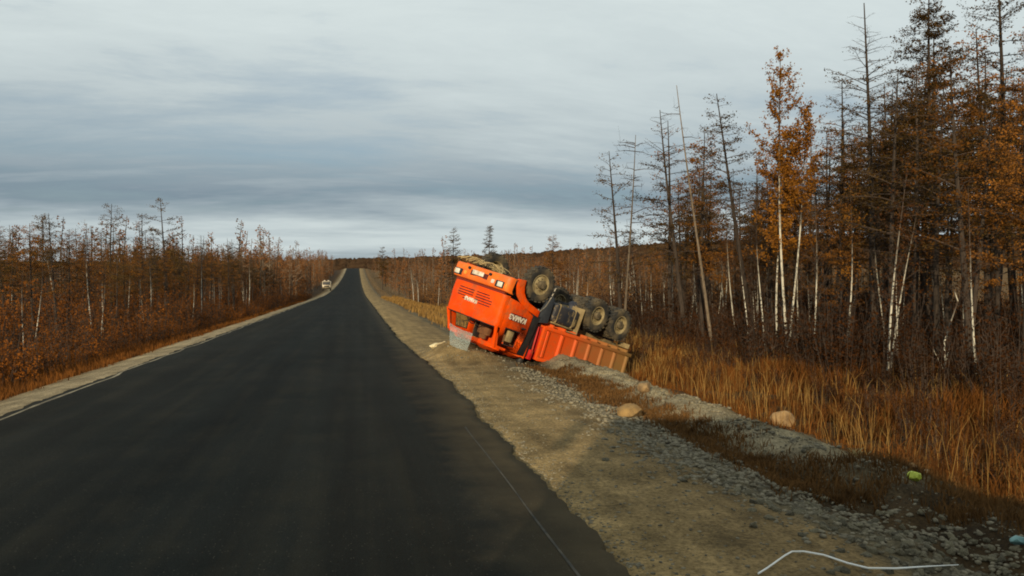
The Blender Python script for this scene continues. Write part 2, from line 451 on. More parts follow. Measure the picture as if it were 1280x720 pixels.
# ------------------------------------------------------------------ trees, thickets, grass
class Acc:
    """collects tubes and leaf triangles as arrays"""
    def __init__(s): s.v = []; s.f = []; s.n = 0

    def tube(s, pts, rad, sides=3):
        pts = np.asarray(pts, float); n = len(pts)
        d = np.gradient(pts, axis=0); d /= np.linalg.norm(d, axis=1)[:, None] + 1e-9
        ref = np.where(np.abs(d[:, 2:3]) < 0.9, np.array([[0, 0, 1.0]]), np.array([[1.0, 0, 0]]))
        u = np.cross(d, ref); u /= np.linalg.norm(u, axis=1)[:, None] + 1e-9; w = np.cross(d, u)
        a = 2 * np.pi * np.arange(sides) / sides
        ring = pts[:, None] + (u[:, None] * np.cos(a)[None, :, None] + w[:, None] * np.sin(a)[None, :, None]) * np.asarray(rad, float)[:, None, None]
        s.v.append(ring.reshape(-1, 3))
        i = np.arange(n - 1)[:, None] * sides; k = np.arange(sides)[None]; k2 = (k + 1) % sides
        q = np.stack([i + k, i + k2, i + sides + k2, i + sides + k], -1).reshape(-1, 4) + s.n
        s.f.append(np.concatenate([q[:, [0, 1, 2]], q[:, [0, 2, 3]]])); s.n += n * sides

    def sliver(s, a, b, w):
        d = np.asarray(b, float) - a; p = np.cross(d, [0.31, 0.77, 0.2]); p *= w / (np.linalg.norm(p) + 1e-9)
        s.v.append(np.stack([a - p, a + p, np.asarray(b, float)])); s.f.append(np.array([[0, 1, 2]]) + s.n); s.n += 3

    def leaves(s, c, size, rng, flat=0.0):
        c = np.asarray(c, float); n = len(c)
        if n == 0: return
        a = rng.randn(n, 3); a[:, 2] *= (1 - flat); a /= np.linalg.norm(a, axis=1)[:, None] + 1e-9
        b = rng.randn(n, 3); b[:, 2] *= (1 - flat); b -= a * (a * b).sum(1)[:, None]; b /= np.linalg.norm(b, axis=1)[:, None] + 1e-9
        sz = (size * (0.6 + 0.8 * rng.rand(n)))[:, None]
        v = np.stack([c - a * sz * 0.6, c + a * sz * 0.6, c + b * sz * 0.9], 1).reshape(-1, 3)
        s.v.append(v); s.f.append(np.arange(3 * n).reshape(-1, 3) + s.n); s.n += 3 * n

    def mesh(s, name, m, smooth=False):
        return mesh_np(name, np.concatenate(s.v), np.concatenate(s.f), [m], smooth=smooth)


larch_bark = mat('larch_bark', (.050, .036, .026), (.020, .014, .010), rough=0.95, scale=5, stretch=(6, 6, 0.8), bump=0.015, objrand=0.25)
pale_bark = mat('weathered_bark', (.16, .12, .08), (.06, .045, .03), rough=0.95, scale=5, stretch=(6, 6, 0.8), bump=0.012, objrand=0.25)
twig_m = mat('twig_bark', (.060, .040, .028), (.030, .020, .014), rough=0.95, scale=3, objrand=0.3)
birch_bark = mat('birch_bark', (.44, .41, .33), (.05, .04, .03), rough=0.8, scale=3, stretch=(3, 3, 1.4), lo=0.5, hi=0.72, objrand=0.2)
rust_m = mat('rust_needles', (.24, .096, .016), (.11, .048, .013), rough=0.9, scale=1.2, trans=0.3, objrand=0.35, spec=0.05)
olive_m = mat('olive_needles', (.115, .062, .016), (.055, .035, .012), rough=0.9, scale=1.2, trans=0.3, objrand=0.3, spec=0.05)
gold_m = mat('gold_leaves', (.30, .125, .014), (.19, .072, .010), rough=0.85, scale=2, trans=0.35, objrand=0.12, spec=0.1)
brown_m = mat('brown_leaves', (.090, .034, .010), (.045, .020, .008), rough=0.9, scale=1.5, trans=0.3, objrand=0.35, spec=0.05)


# the thin upper stem of a birch is brown, not white
t = birch_bark.node_tree; pb = next(n for n in t.nodes if n.type == 'BSDF_PRINCIPLED'); c0 = pb.inputs['Base Color'].links[0].from_socket
tg = nd(t, 'ShaderNodeTexCoord'); sg_ = nd(t, 'ShaderNodeSeparateXYZ'); t.links.new(tg.outputs['Generated'], sg_.inputs[0])
t.links.new(mix_n(t, ramp_n(t, sg_.outputs[2], [(0.42, 0.0), (0.75, 1.0)]), c0, (.055, .036, .024)), pb.inputs['Base Color'])


def trunk_line(rng, h, lean, wob, n=11):
    tt = np.linspace(0, 1, n); az = rng.rand() * 6.28
    p = np.zeros((n, 3)); p[:, 2] = tt * h - 0.15 * (tt == 0)
    ph = rng.rand(2) * 6.28
    p[:, 0] = wob * h * (np.sin(tt * 4 + ph[0]) - math.sin(ph[0])) * 0.5 + lean[0] * h * tt
    p[:, 1] = wob * h * (np.sin(tt * 3.3 + ph[1]) - math.sin(ph[1])) * 0.5 + lean[1] * h * tt
    return p


def on_line(p, t):
    k = np.linspace(0, 1, len(p)); return np.array([np.interp(t, k, p[:, i]) for i in range(3)])


def larch(seed, h, leaf, dens, bark=None, lean=(0, 0), t0=0.3, spread=0.17, bare_top=0.0, wob=0.012, nb=None):
    rng = np.random.RandomState(seed); bark = bark or larch_bark
    P = trunk_line(rng, h, lean, wob); r0 = 0.0085 * h + 0.035
    A = Acc(); A.tube(P, np.linspace(1, 0.10, len(P)) ** 0.9 * r0 * np.r_[1.25, np.ones(len(P) - 1)], 7)
    B = Acc(); Fo = Acc(); LC = []
    nb = int((nb or 5.0 * h) * 1.15)
    ts = np.sort(t0 + (0.985 - t0) * rng.rand(nb) ** 0.78); az = rng.rand() * 6.28
    for q, t in enumerate(ts):
        az += 2.4 + rng.randn() * 0.5
        base = on_line(P, t)
        k = (t - t0) / (1 - t0)
        ln = 1.14 * spread * h * (1 - k) ** 0.75 * (0.25 + 0.75 * min(1, k * 5 + 0.15)) * (0.45 + 0.75 * rng.rand()) + 0.28
        el = R(rng.uniform(-8, 28) + 14 * k)
        d = np.array([math.cos(az) * math.cos(el), math.sin(az) * math.cos(el), math.sin(el)])
        u = np.linspace(0, 1, 5)[:, None]
        side = np.array([-d[1], d[0], 0])
        pts = base + d * ln * u + np.array([0, 0, -1]) * (u ** 1.7) * ln * rng.uniform(-0.06, 0.30) + side * (np.sin(u * 5 + rng.rand() * 6) * 0.04 * ln)
        rb = 0.006 + 0.010 * ln
        B.tube(pts, np.array([1, .8, .6, .4, .2]) * rb, 3)
        ntw = int(ln / 0.17) + 1
        for j in range(ntw):
            s_ = 0.2 + 0.8 * (j + rng.rand()) / ntw
            if s_ > 1: s_ = 1
            b0 = on_line(pts, s_); sg = 1 if rng.rand() < 0.5 else -1
            td = d * rng.uniform(0.3, 0.9) + side * sg * rng.uniform(0.4, 1.0) + np.array([0, 0, rng.uniform(-0.45, 0.25)])
            td /= np.linalg.norm(td); tl = (0.14 + 0.30 * rng.rand()) * (0.5 + 0.30 * ln)
            B.tube(np.stack([b0, b0 + td * tl * 0.55 + [0, 0, -0.02], b0 + td * tl + [0, 0, -0.07 * tl]]), [rb * 0.42, rb * 0.3, 0.003], 3)
            if rng.rand() < 0.85 and k < 1 - bare_top * rng.uniform(0.6, 1.3):
                m = int(rng.poisson(dens * tl * 85))
                if m:
                    LC.append(b0 + td * tl * rng.rand(m, 1) * 1.1 + rng.randn(m, 3) * np.array([0.10, 0.10, 0.055]))
    if LC: Fo.leaves(np.concatenate(LC), 0.062, rng, 0.35)
    return [('trunk', A.mesh('trunk', bark, True)), ('branches', B.mesh('branches', twig_m))] + ([('crown', Fo.mesh('crown', leaf))] if LC else [])


def birch(seed, h, leaf, dens, lean=(0, 0), t0=0.35, up=(35, 68), spread=0.22, wob=0.03, bark=None, size=0.06, fork=None, nb=None):
    rng = np.random.RandomState(seed)
    A = Acc(); B = Acc(); Fo = Acc(); LC = []
    stems = [(trunk_line(rng, h, lean, wob), 1.0)]
    if fork is not None:
        a = fork; stems.append((trunk_line(rng, h * 0.82, (lean[0] + 0.10 * math.cos(a), lean[1] + 0.10 * math.sin(a)), wob), 0.8))
    for P, sc_ in stems:
        r0 = (0.0040 * h + 0.014) * sc_
        A.tube(P, np.linspace(1, 0.10, len(P)) ** 0.8 * r0, 6)
        az = rng.rand() * 6
        for t in np.sort(t0 + (0.97 - t0) * rng.rand(nb or int(3.2 * h + 6))):
            az += 2.4 + rng.randn() * 0.5; base = on_line(P, t); k = (t - t0) / (1 - t0)
            ln = spread * h * (1 - 0.8 * k) * rng.uniform(0.4, 1.1) + 0.2; el = R(rng.uniform(*up))
            d = np.array([math.cos(az) * math.cos(el), math.sin(az) * math.cos(el), math.sin(el)])
            u = np.linspace(0, 1, 5)[:, None]
            pts = base + d * ln * u + rng.randn(1, 3) * 0.10 * ln * u ** 2 + np.array([0, 0, -1]) * u ** 2.5 * ln * 0.15
            rb = 0.005 + 0.006 * ln; B.tube(pts, np.array([1, .8, .6, .4, .2]) * rb, 3)
            ntw = int(ln / 0.14) + 2
            for j in range(ntw):
                b0 = on_line(pts, min(1, 0.25 + 0.75 * (j + rng.rand()) / ntw))
                td = d + rng.randn(3) * 0.55; td /= np.linalg.norm(td); tl = rng.uniform(0.2, 0.5) * (0.6 + 0.2 * ln)
                B.tube(np.stack([b0, b0 + td * tl * 0.6, b0 + td * tl + [0, 0, -0.08 * tl]]), [rb * 0.45, rb * 0.3, 0.0025], 3)
                m = int(rng.poisson(dens * tl * 24))
                if m: LC.append(b0 + td * tl * rng.rand(m, 1) + rng.randn(m, 3) * 0.06)
    if LC: Fo.leaves(np.concatenate(LC), size, rng)
    return [('trunk', A.mesh('trunk', bark or birch_bark, True)), ('branches', B.mesh('branches', twig_m))] + ([('crown', Fo.mesh('crown', leaf))] if LC else [])


def snag(seed, h, lean=(0, 0), stubs=34):
    rng = np.random.RandomState(seed); A = Acc(); B = Acc()
    P = trunk_line(rng, h, lean, 0.008); A.tube(P, np.linspace(1, 0.16, len(P)) * (0.0045 * h + 0.028), 7)
    for q in range(stubs):
        base = on_line(P, rng.uniform(0.25, 0.96)); a = rng.rand() * 6.28; ln = rng.uniform(0.2, 1.1)
        d = np.array([math.cos(a), math.sin(a), rng.uniform(-0.2, 0.5)])
        B.tube(np.stack([base, base + d * ln * 0.5, base + d * ln + [0, 0, -0.1 * ln]]), [0.018, 0.012, 0.004], 4)
        for w_ in range(3):
            p0 = base + d * ln * rng.uniform(.3, 1); B.tube(np.stack([p0, p0 + rng.randn(3) * 0.12, p0 + rng.randn(3) * 0.2]), [0.007, 0.005, 0.002], 3)
    return [('trunk', A.mesh('trunk', pale_bark, True)), ('branches', B.mesh('branches', twig_m))]


def plant_tree(parts, h0, x, y, h, rz, label, cat, name, group=None, tilt=(0, 0)):
    root = empty(name, (x, y, float(T(x, y)) - 0.05)); s_ = h / h0
    root.scale = (s_, s_, s_); root.rotation_euler = (tilt[0], tilt[1], rz)
    for nm, me in parts:
        q = link_mesh(nm, me, None, root)
        if nm == 'branches': q['kind'] = 'stuff'
    tag(root, label, cat, group); return root


def top_h(px, D, ytop):
    x, y = at_depth(px, D); return x, y, CAM_H + D * (355 - ytop) / FPX - float(T(x, y))


# --- trees one can point to in the photograph: (base x in the picture, distance, top y)
KEYS = []


def key(parts, h0, px, D, ytop, label, cat, name, rz=0.0, near=None):
    x, y, h = top_h(px, D, ytop)
    if near: KEYS.append((x, y, near))
    return plant_tree(parts, h0, x, y, h, rz, label, cat, name)


YR = -YAW   # turn a tree so that its local +x is the picture's right
key(larch(11, 9, olive_m, 0.25, lean=(-0.06, 0), t0=0.25, spread=0.20, nb=34), 9, 777, 48, 188, 'small thin larch with dark wispy branches beyond the overturned truck wheels', 'tree', 'larch_tree', YR, near='the small wispy larch')
key(snag(12, 9, (0.05, 0)), 9, 779, 46, 168, 'bare dead pole of a tree beside the small wispy larch', 'tree', 'dead_tree', YR)
key(larch(13, 11, olive_m, 0.55, lean=(-0.10, 0), t0=0.28, spread=0.19, bare_top=0.4), 11, 858, 46, 136, 'larch with an open bent top leaning towards the road', 'tree', 'larch_tree', YR)
key(larch(14, 10, rust_m, 0.3, lean=(-0.02, 0), t0=0.3, spread=0.20, nb=30), 10, 838, 50, 150, 'bare forked larch standing behind the leaning open-topped larch', 'tree', 'larch_tree', YR)
key(snag(15, 11, (-0.13, 0), 16), 11, 892, 40, 106, 'tall leaning dead trunk with a pale weathered pole', 'tree', 'dead_tree', YR, near='the leaning dead trunk')
key(larch(16, 11, olive_m, 0.35, lean=(-0.16, 0), t0=0.45, spread=0.15), 11, 945, 44, 116, 'leaning larch with thin drooping tips next to the golden birch', 'tree', 'larch_tree', YR, near='the leaning drooping larch')
key(larch(17, 9, rust_m, 1.0, t0=0.3, spread=0.15), 9, 878, 47, 165, 'short rusty larch between the leaning dead trunk and the golden birch', 'tree', 'larch_tree', YR)
key(birch(18, 13, gold_m, 1.25, lean=(-0.03, 0), t0=0.52, up=(45, 72), spread=0.18, size=0.08, fork=0.0, nb=40, wob=0.02), 13, 985, 40, 62, 'tall birch with golden leaves on an upswept fan-shaped top', 'tree', 'birch_tree', YR, near='the tall golden birch')
key(birch(118, 9, gold_m, 1.7, lean=(0.02, 0), t0=0.38, up=(25, 65), spread=0.19, size=0.08, nb=44), 9, 972, 41, 165, 'lower golden birch with a dense leafy crown under the taller one', 'tree', 'birch_tree', YR)
key(larch(19, 12, rust_m, 0.6, t0=0.3, spread=0.20, bare_top=0.3), 12, 1047, 42, 100, 'rust brown larch with a rounded top left of the dark spire larch', 'tree', 'larch_tree', YR)
key(larch(20, 15, olive_m, 0.45, lean=(-0.03, 0), t0=0.3, spread=0.17, bare_top=0.35, nb=64), 15, 1093, 37, 2, 'tall dark spire-shaped larch with wide level branches', 'tree', 'larch_tree', YR, near='the dark spire-shaped larch')
key(larch(21, 16, olive_m, 1.1, lean=(-0.01, 0), t0=0.33, spread=0.17, nb=84), 16, 1172, 36, -20, 'tallest full larch with olive brown foliage', 'tree', 'larch_tree', YR, near='the tallest olive brown larch')
key(larch(22, 16, olive_m, 0.35, lean=(-0.06, 0), t0=0.4, spread=0.15, nb=60), 16, 1272, 36, -55, 'tall slim larch leaning left with a bare lower trunk', 'tree', 'larch_tree', YR, near='the slim leaning larch')
key(larch(23, 14, rust_m, 0.9, t0=0.35, spread=0.17, nb=66), 14, 1300, 33, 15, 'rusty larch with full crown beside the tall slim leaning larch', 'tree', 'larch_tree', YR)
# left of the road
key(larch(31, 9, olive_m, 0.5, lean=(-0.05, 0), t0=0.35, spread=0.22, nb=40), 9, 208, 62, 247, 'dark larch with a one-sided flagged top rising over the thicket left of the road', 'tree', 'larch_tree', YR, near='the dark flagged larch')
key(larch(32, 9, olive_m, 0.3, t0=0.35, spread=0.20, nb=40), 9, 140, 58, 254, 'thin open larch with a feathery top left of the road', 'tree', 'larch_tree', YR, near='the feathery open larch')
key(larch(33, 8, olive_m, 0.4, lean=(-0.03, 0), spread=0.18), 8, 182, 66, 266, 'slender larch close behind the dark flagged larch', 'tree', 'larch_tree', YR)
key(larch(34, 8, olive_m, 1.0, spread=0.20), 8, 52, 56, 268, 'bushy brown larch in the wood left of the road', 'tree', 'larch_tree', YR, near='the bushy larch')
key(larch(35, 8, rust_m, 0.6, spread=0.20, bare_top=0.4), 8, 18, 52, 284, 'brown larch with a forked bare top at the end of the left wood', 'tree', 'larch_tree', YR)
# far ones that break the skyline behind the truck
key(larch(36, 12, olive_m, 0.8, t0=0.35, spread=0.2), 12, 566, 150, 284, 'distant larch with a crooked crown above the brown wood behind the truck', 'tree', 'larch_tree', YR, near='the crooked distant larch')
key(larch(37, 12, olive_m, 1.4, t0=0.2, spread=0.12), 12, 612, 150, 281, 'distant narrow dark conifer above the brown wood behind the truck', 'tree', 'larch_tree', YR, near='the narrow dark conifer')
key(larch(38, 10, olive_m, 1.4, t0=0.2, spread=0.2), 10, 478, 200, 308, 'distant bushy tree at the right edge of the far road', 'tree', 'larch_tree', YR)

# --- look-alikes
rnd = random.Random(4)
LV = [(larch(50 + k, 10, (rust_m, olive_m, rust_m, olive_m, rust_m, olive_m)[k], (0.55, 0.35, 0.75, 0.6, 0.25, 0.2)[k], lean=(rnd.uniform(-.04, .04), rnd.uniform(-.04, .04)),
             t0=(0.35, 0.4, 0.3, 0.35, 0.4, 0.35)[k], spread=rnd.uniform(.14, .2), bare_top=(0, .3, 0, .2, .5, .3)[k]), 10) for k in range(6)]
BV = [(birch(70 + k, 7, (brown_m, gold_m, brown_m, brown_m, brown_m, gold_m)[k], (0.3, 0.22, 0.0, 0.5, 0.12, 0.5)[k], lean=(rnd.uniform(-.09, .09), rnd.uniform(-.06, .06)),
             spread=rnd.uniform(.13, .2), fork=(1.0 if k == 3 else None), wob=0.02 + 0.01 * (k % 3)), 7) for k in range(6)]
placed = []
LOOK = {id(LV): ['rust brown larch', 'olive larch with a thin top', 'dense rust brown larch', 'full olive larch', 'bare larch with rusty tufts', 'nearly bare grey larch'],
        id(BV): ['white birch with few brown leaves', 'white birch with few gold leaves', 'leafless white birch', 'twin-stemmed birch with brown leaves', 'almost leafless white birch', 'birch with sparse gold leaves']}


def scatter(n, fx, fy, variants, hr, label, cat, name, group, mind=1.2, ok=None):
    c = 0; tries = 0
    while c < n and tries < n * 40:
        tries += 1
        y = fy(); x = fx(y)
        if ok and not ok(x, y): continue
        if any((x - a) ** 2 + (y - b) ** 2 < mind ** 2 for a, b in placed): continue
        placed.append((x, y)); c += 1
        vi = rnd.randrange(len(variants)); pr, h0 = variants[vi]
        hh_ = rnd.uniform(*hr) if not callable(hr) else hr(x, y)
        nk = min(KEYS, key=lambda q: (q[0] - x) ** 2 + (q[1] - y) ** 2)
        nb_ = ' near ' + nk[2] if math.hypot(nk[0] - x, nk[1] - y) < 7 else ''
        lab = ('tall ' if hh_ > 8.5 else 'short ' if hh_ < 5 else '') + LOOK[id(variants)][vi] + ' ' + label + nb_
        plant_tree(pr, h0, x, y, hh_, rnd.uniform(0, 6.28), lab, cat, name, group, (rnd.gauss(0, .025), rnd.gauss(0, .025)))


def inview(x, y, m=60):
    d = np.array([x, y, 0]) - CAM; z = d @ FW
    return z > 5 and -m < 640 + FPX * (d @ RT) / z < 1280 + m


def right_edge(y): return np.interp(y, [-80, 10, 30, 48, 62, 90, 130], [19, 19, 19.5, 21, 23, 18, 11])
def left_edge(y): return np.interp(y, [-80, 0, 40, 130], [-15, -14.5, -14, -12])


def skyline_r(x, y):
    """tree height from the photograph's falling skyline right of the road"""
    d = np.array([x, y, 0]) - CAM; D = d @ FW; px = 640 + FPX * (d @ RT) / D
    yt = np.interp(px, [640, 740, 800, 900, 1000, 1060, 1150, 1290], [300, 296, 235, 195, 175, 130, 50, 25])
    return max(3.0, min(17.0, (CAM_H + D * (355 - yt) / FPX + 1.3) * rnd.uniform(0.62, 1.0)))


scatter(92, lambda y: right_edge(y) + 1 + rnd.random() ** 1.2 * 26, lambda: rnd.uniform(22, 68), LV, skyline_r, 'in the right wood', 'tree', 'larch_tree', 'larches of the tall wood right of the road', 1.3, inview)
scatter(76, lambda y: right_edge(y) - 1.5 + rnd.random() * 16, lambda: rnd.uniform(22, 66), BV, lambda x, y: min(skyline_r(x, y), 9) * rnd.uniform(.6, .95), 'in the right wood', 'tree', 'birch_tree', 'birches of the tall wood right of the road', 0.9, inview)
scatter(90, lambda y: rnd.uniform(right_edge(y) - 2, right_edge(y) + 36), lambda: rnd.uniform(62, 150), BV, (6.0, 9.2), 'behind the truck', 'tree', 'birch_tree', 'birches behind the overturned truck', 1.2, lambda x, y: inview(x, y, 20))
scatter(26, lambda y: rnd.uniform(right_edge(y) - 1, right_edge(y) + 36), lambda: rnd.uniform(66, 150), LV, (5.5, 8.8), 'behind the truck', 'tree', 'larch_tree', 'small larches behind the overturned truck', 1.2, lambda x, y: inview(x, y, 20))
def hl(x, y): return rnd.uniform(5.2, 7.6) if y < 70 else rnd.uniform(5.5, 8.4)
scatter(125, lambda y: left_edge(y) - rnd.random() ** 1.3 * 22, lambda: rnd.uniform(28, 135), LV, hl, 'left of the road', 'tree', 'larch_tree', 'larches left of the road', 1.2, inview)
scatter(44, lambda y: left_edge(y) + 0.6 - rnd.random() ** 1.5 * 14, lambda: rnd.uniform(28, 135), BV, lambda x, y: hl(x, y) * rnd.uniform(.7, .95), 'left of the road', 'tree', 'birch_tree', 'birches left of the road', 1.0, inview)
# unseen woods going on beside and behind the lorry the picture is taken from
scatter(26, lambda y: left_edge(y) - rnd.random() * 14, lambda: rnd.uniform(-32, 24), LV, (4.0, 5.6), 'behind the viewpoint', 'tree', 'larch_tree', 'larches behind the viewpoint', 1.4, lambda x, y: not inview(x, y))
scatter(34, lambda y: left_edge(y) - rnd.random() * 9, lambda: rnd.uniform(-90, -52), LV, (12, 16), 'behind the viewpoint', 'tree', 'larch_tree', 'larches behind the viewpoint', 1.4)  # tall larches added out of view, placed to shade the right wood
scatter(20, lambda y: right_edge(y) + rnd.random() * 14, lambda: rnd.uniform(-20, 24), LV, (9, 14), 'behind the viewpoint', 'tree', 'larch_tree', 'larches behind the viewpoint', 1.6, lambda x, y: not inview(x, y))

# --- thicket (nobody could count its stems)
rn = np.random.RandomState(77)


def bush(seed, h, n, leaf_n, leaf_s):
    r = np.random.RandomState(seed); B = Acc(); Lf = Acc(); C = []
    for k in range(n):
        a = r.rand() * 6.28; rad = r.rand() ** 0.5 * 0.55; b0 = np.array([math.cos(a) * rad, math.sin(a) * rad, -0.1])
        hh_ = h * r.uniform(0.45, 1.0); d = np.array([math.cos(a) * 0.25 * r.rand(), math.sin(a) * 0.25 * r.rand(), 1]); e = b0 + d * hh_
        mid = b0 + d * hh_ * 0.5 + r.randn(3) * 0.06
        B.tube(np.stack([b0, e + (mid - b0 - d * hh_ * 0.5)]), [0.012, 0.004], 3)
        for q in range(4):
            s0 = r.uniform(0.3, 0.95); p0 = b0 + d * hh_ * s0; td = np.array([r.randn() * 0.5, r.randn() * 0.5, r.uniform(0.3, 1)]); ln = r.uniform(0.2, 0.5)
            B.sliver(p0, p0 + td * ln, 0.009)
            m = r.poisson(leaf_n)
            C.append(p0 + td * ln * r.rand(m, 1) + r.randn(m, 3) * 0.09)
    Lf.leaves(np.concatenate(C), leaf_s, r)
    return (np.concatenate(B.v), np.concatenate(B.f)), (np.concatenate(Lf.v), np.concatenate(Lf.f))


def joined(name, variants, spots, mats, label, cat):
    """spots: (x, y, scale, variant); one mesh, two materials, kind stuff"""
    V = []; Fs = []; MI = []; at = []; n = 0
    for x, y, s_, k in spots:
        a = rn.rand() * 6.28; ca, sa = math.cos(a) * s_, math.sin(a) * s_; z = float(T(x, y)); rv = rn.rand()
        for mi, (v, f) in enumerate(variants[k]):
            w = np.stack([v[:, 0] * ca - v[:, 1] * sa + x, v[:, 0] * sa + v[:, 1] * ca + y, v[:, 2] * s_ + z], 1)
            V.append(w); Fs.append(f + n); MI.append(np.full(len(f), mi, np.int32)); at.append(np.full(len(v), rv)); n += len(v)
    me = mesh_np(name, np.concatenate(V), np.concatenate(Fs), mats, np.concatenate(at))
    me.polygons.foreach_set('material_index', np.concatenate(MI))
    return tag(link_mesh(name, me), label, cat, kind='stuff')


bushv = [bush(k, (1.7, 2.4, 1.3, 3.0)[k], (18, 20, 20, 22)[k], (6, 5, 7, 5)[k], 0.06) for k in range(4)]
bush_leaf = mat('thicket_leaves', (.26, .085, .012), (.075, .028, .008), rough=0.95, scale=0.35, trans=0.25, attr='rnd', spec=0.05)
bush_leaf_shade = mat('thicket_leaves_shaded', (.068, .024, .006), (.018, .009, .004), rough=0.95, scale=0.35, trans=0.25, attr='rnd', spec=0.05)  # darker copy of the leaves, shade of the right wood put into the colour
sp = []
for k in range(760):
    y = 20 + 120 * rn.rand() ** 1.3; x = left_edge(y) + 4.2 - rn.rand() ** 1.3 * 22
    if inview(x, y): sp.append((x, y, rn.uniform(0.6, 1.25) * (1.0 + 0.5 * (left_edge(y) - x > 1)), rn.randint(4)))
joined('thicket', bushv, sp, [twig_m, bush_leaf], 'reddish brown thicket filling the wood left of the road', 'thicket')
sp = []
for k in range(780):
    y = 14 + 62 * rn.rand(); x = right_edge(y) - 3.0 + rn.rand() ** 1.2 * 26
    if inview(x, y): sp.append((x, y, rn.uniform(0.6, 1.6), rn.randint(4)))
joined('thicket', bushv, sp, [twig_m, bush_leaf_shade], 'brown undergrowth darkened with painted shade among the trunks of the tall right wood', 'thicket')
sp = []
for k in range(620):
    y = 60 + 100 * rn.rand(); x = right_edge(y) - 1 + rn.rand() * 40
    if inview(x, y): sp.append((x, y, rn.uniform(0.9, 1.9), rn.randint(4)))
joined('thicket', bushv, sp, [twig_m, mat('thicket_leaves_tan', (.33, .155, .048), (.13, .062, .022), rough=0.95, scale=0.15, trans=0.25, attr='rnd', spec=0.05)], 'low brown thicket among the birches behind the overturned truck', 'thicket')


sp = []
for k in range(330):
    y = 9 + 45 * rn.rand() ** 1.2; x = 8.5 + rn.rand() ** 0.7 * 15
    if inview(x, y) and not (5 < x < 10 and 22 < y < 29): sp.append((x, y, rn.uniform(0.2, 0.7), rn.randint(4)))
joined('weeds', bushv, sp, [twig_m, bush_leaf_shade], 'dark dry weeds standing up in the tawny grass', 'weeds')


# --- far wood that reads as one mass
def simple_tree(seed, h, n, pale):
    r = np.random.RandomState(seed); B = Acc(); Lf = Acc()
    B.tube(np.array([[0, 0, -0.3], [r.randn() * .1, r.randn() * .1, h * 0.5], [r.randn() * .2, r.randn() * .2, h]]), [0.10, 0.07, 0.02], 3)
    for q in range(16):
        t_ = r.uniform(0.25, 0.97); a = r.rand() * 6.28; ln = 0.16 * h * (1.15 - t_) + 0.2
        p0 = np.array([0, 0, h * t_]); d = np.array([math.cos(a), math.sin(a), r.uniform(0.1, 0.9)])
        B.sliver(p0, p0 + d * ln, 0.05)
    tt = r.uniform(0.15, 1.0, n); rad = h * 0.15 * (1.1 - tt) * r.rand(n) ** 0.5 + 0.1; a = r.rand(n) * 6.28
    Lf.leaves(np.stack([np.cos(a) * rad, np.sin(a) * rad, tt * h], 1), 0.16, r)
    return (np.concatenate(B.v), np.concatenate(B.f)), (np.concatenate(Lf.v), np.concatenate(Lf.f))


farv = [simple_tree(k, (7, 8.5, 6, 7.5, 5)[k], (220, 120, 260, 60, 300)[k], k % 2) for k in range(5)]
far_leaf = mat('far_leaves', (.25, .105, .036), (.105, .048, .020), rough=0.95, scale=0.03, trans=0.25, attr='rnd', spec=0.05)
far_stem = mat('far_stems', (.14, .10, .065), (.035, .024, .016), rough=0.95, scale=0.05, lo=0.45, hi=0.6)
sp = []
for k in range(900):
    y = 110 + 330 * rn.rand() ** 1.25; x = -11.5 - rn.rand() ** 1.3 * 40
    sp.append((x, y, rn.uniform(0.95, 1.5), rn.randint(5)))
joined('far_wood', farv, sp, [far_stem, far_leaf], 'distant brown wood along the left side of the road', 'wood')
sp = []
for k in range(900):
    y = 130 + 330 * rn.rand() ** 1.2; x = 8.5 + rn.rand() * (40 + 0.35 * y)
    if inview(x, y): sp.append((x, y, rn.uniform(0.85, 1.45), rn.randint(5)))
joined('far_wood', farv, sp, [far_stem, far_leaf], 'distant brown wood behind the overturned truck', 'wood')


# --- grass
def grass(name, pts, hts, m, label, lean=0.35, wmul=1.0, kind='stuff'):
    n = len(pts); z = T(pts[:, 0], pts[:, 1]); D = np.hypot(pts[:, 0], pts[:, 1])
    w = (0.004 + 0.00045 * D) * wmul * rn.uniform(0.6, 1.3, n); a = rn.rand(n) * 6.28
    tx, ty = np.cos(a), np.sin(a); la = rn.rand(n) * 6.28; l = lean * hts * rn.rand(n)
    b = np.stack([pts[:, 0], pts[:, 1], z - 0.03], 1)
    t3 = np.stack([tx, ty, 0 * tx], 1); le = np.stack([np.cos(la), np.sin(la), 0 * la], 1)
    mid = b + le * (l * 0.35)[:, None] + np.stack([0 * z, 0 * z, hts * 0.6], 1)
    top = b + le * l[:, None] + np.stack([0 * z, 0 * z, hts * (1 - 0.15 * rn.rand(n))], 1)
    v = np.stack([b - t3 * w[:, None], b + t3 * w[:, None], mid + t3 * (w * 0.7)[:, None], mid - t3 * (w * 0.7)[:, None], top], 1).reshape(-1, 3)
    k = np.arange(n)[:, None] * 5
    f = np.concatenate([k + [0, 1, 2], k + [0, 2, 3], k + [3, 2, 4]])
    me = mesh_np(name, v, f, [m], np.repeat(rn.rand(n), 5))
    return tag(link_mesh(name, me), label, 'grass', kind=kind)


def clumps(nc, per, fx, fy, sig, ok=None):
    y = fy(nc); x = fx(nc, y)
    m = np.array([inview(a, b, 40) and (ok is None or ok(a, b)) for a, b in zip(x, y)]); x, y = x[m], y[m]
    return np.repeat(np.stack([x, y], 1), per, 0) + rn.randn(len(x) * per, 2) * sig


KEEP_CLEAR = [(ground_at(978, 531), 0.5), (ground_at(1143, 600), 0.22), (ground_at(1274, 680), 0.2)]


def clear(x, y):
    for q, r_ in KEEP_CLEAR:
        u = Vector((-q.x, -q.y)).normalized(); d_ = Vector((x - q.x, y - q.y)); a_ = d_.dot(u)
        if -r_ < a_ < 2.2 and (d_ - u * a_).length < r_: return False
    return True


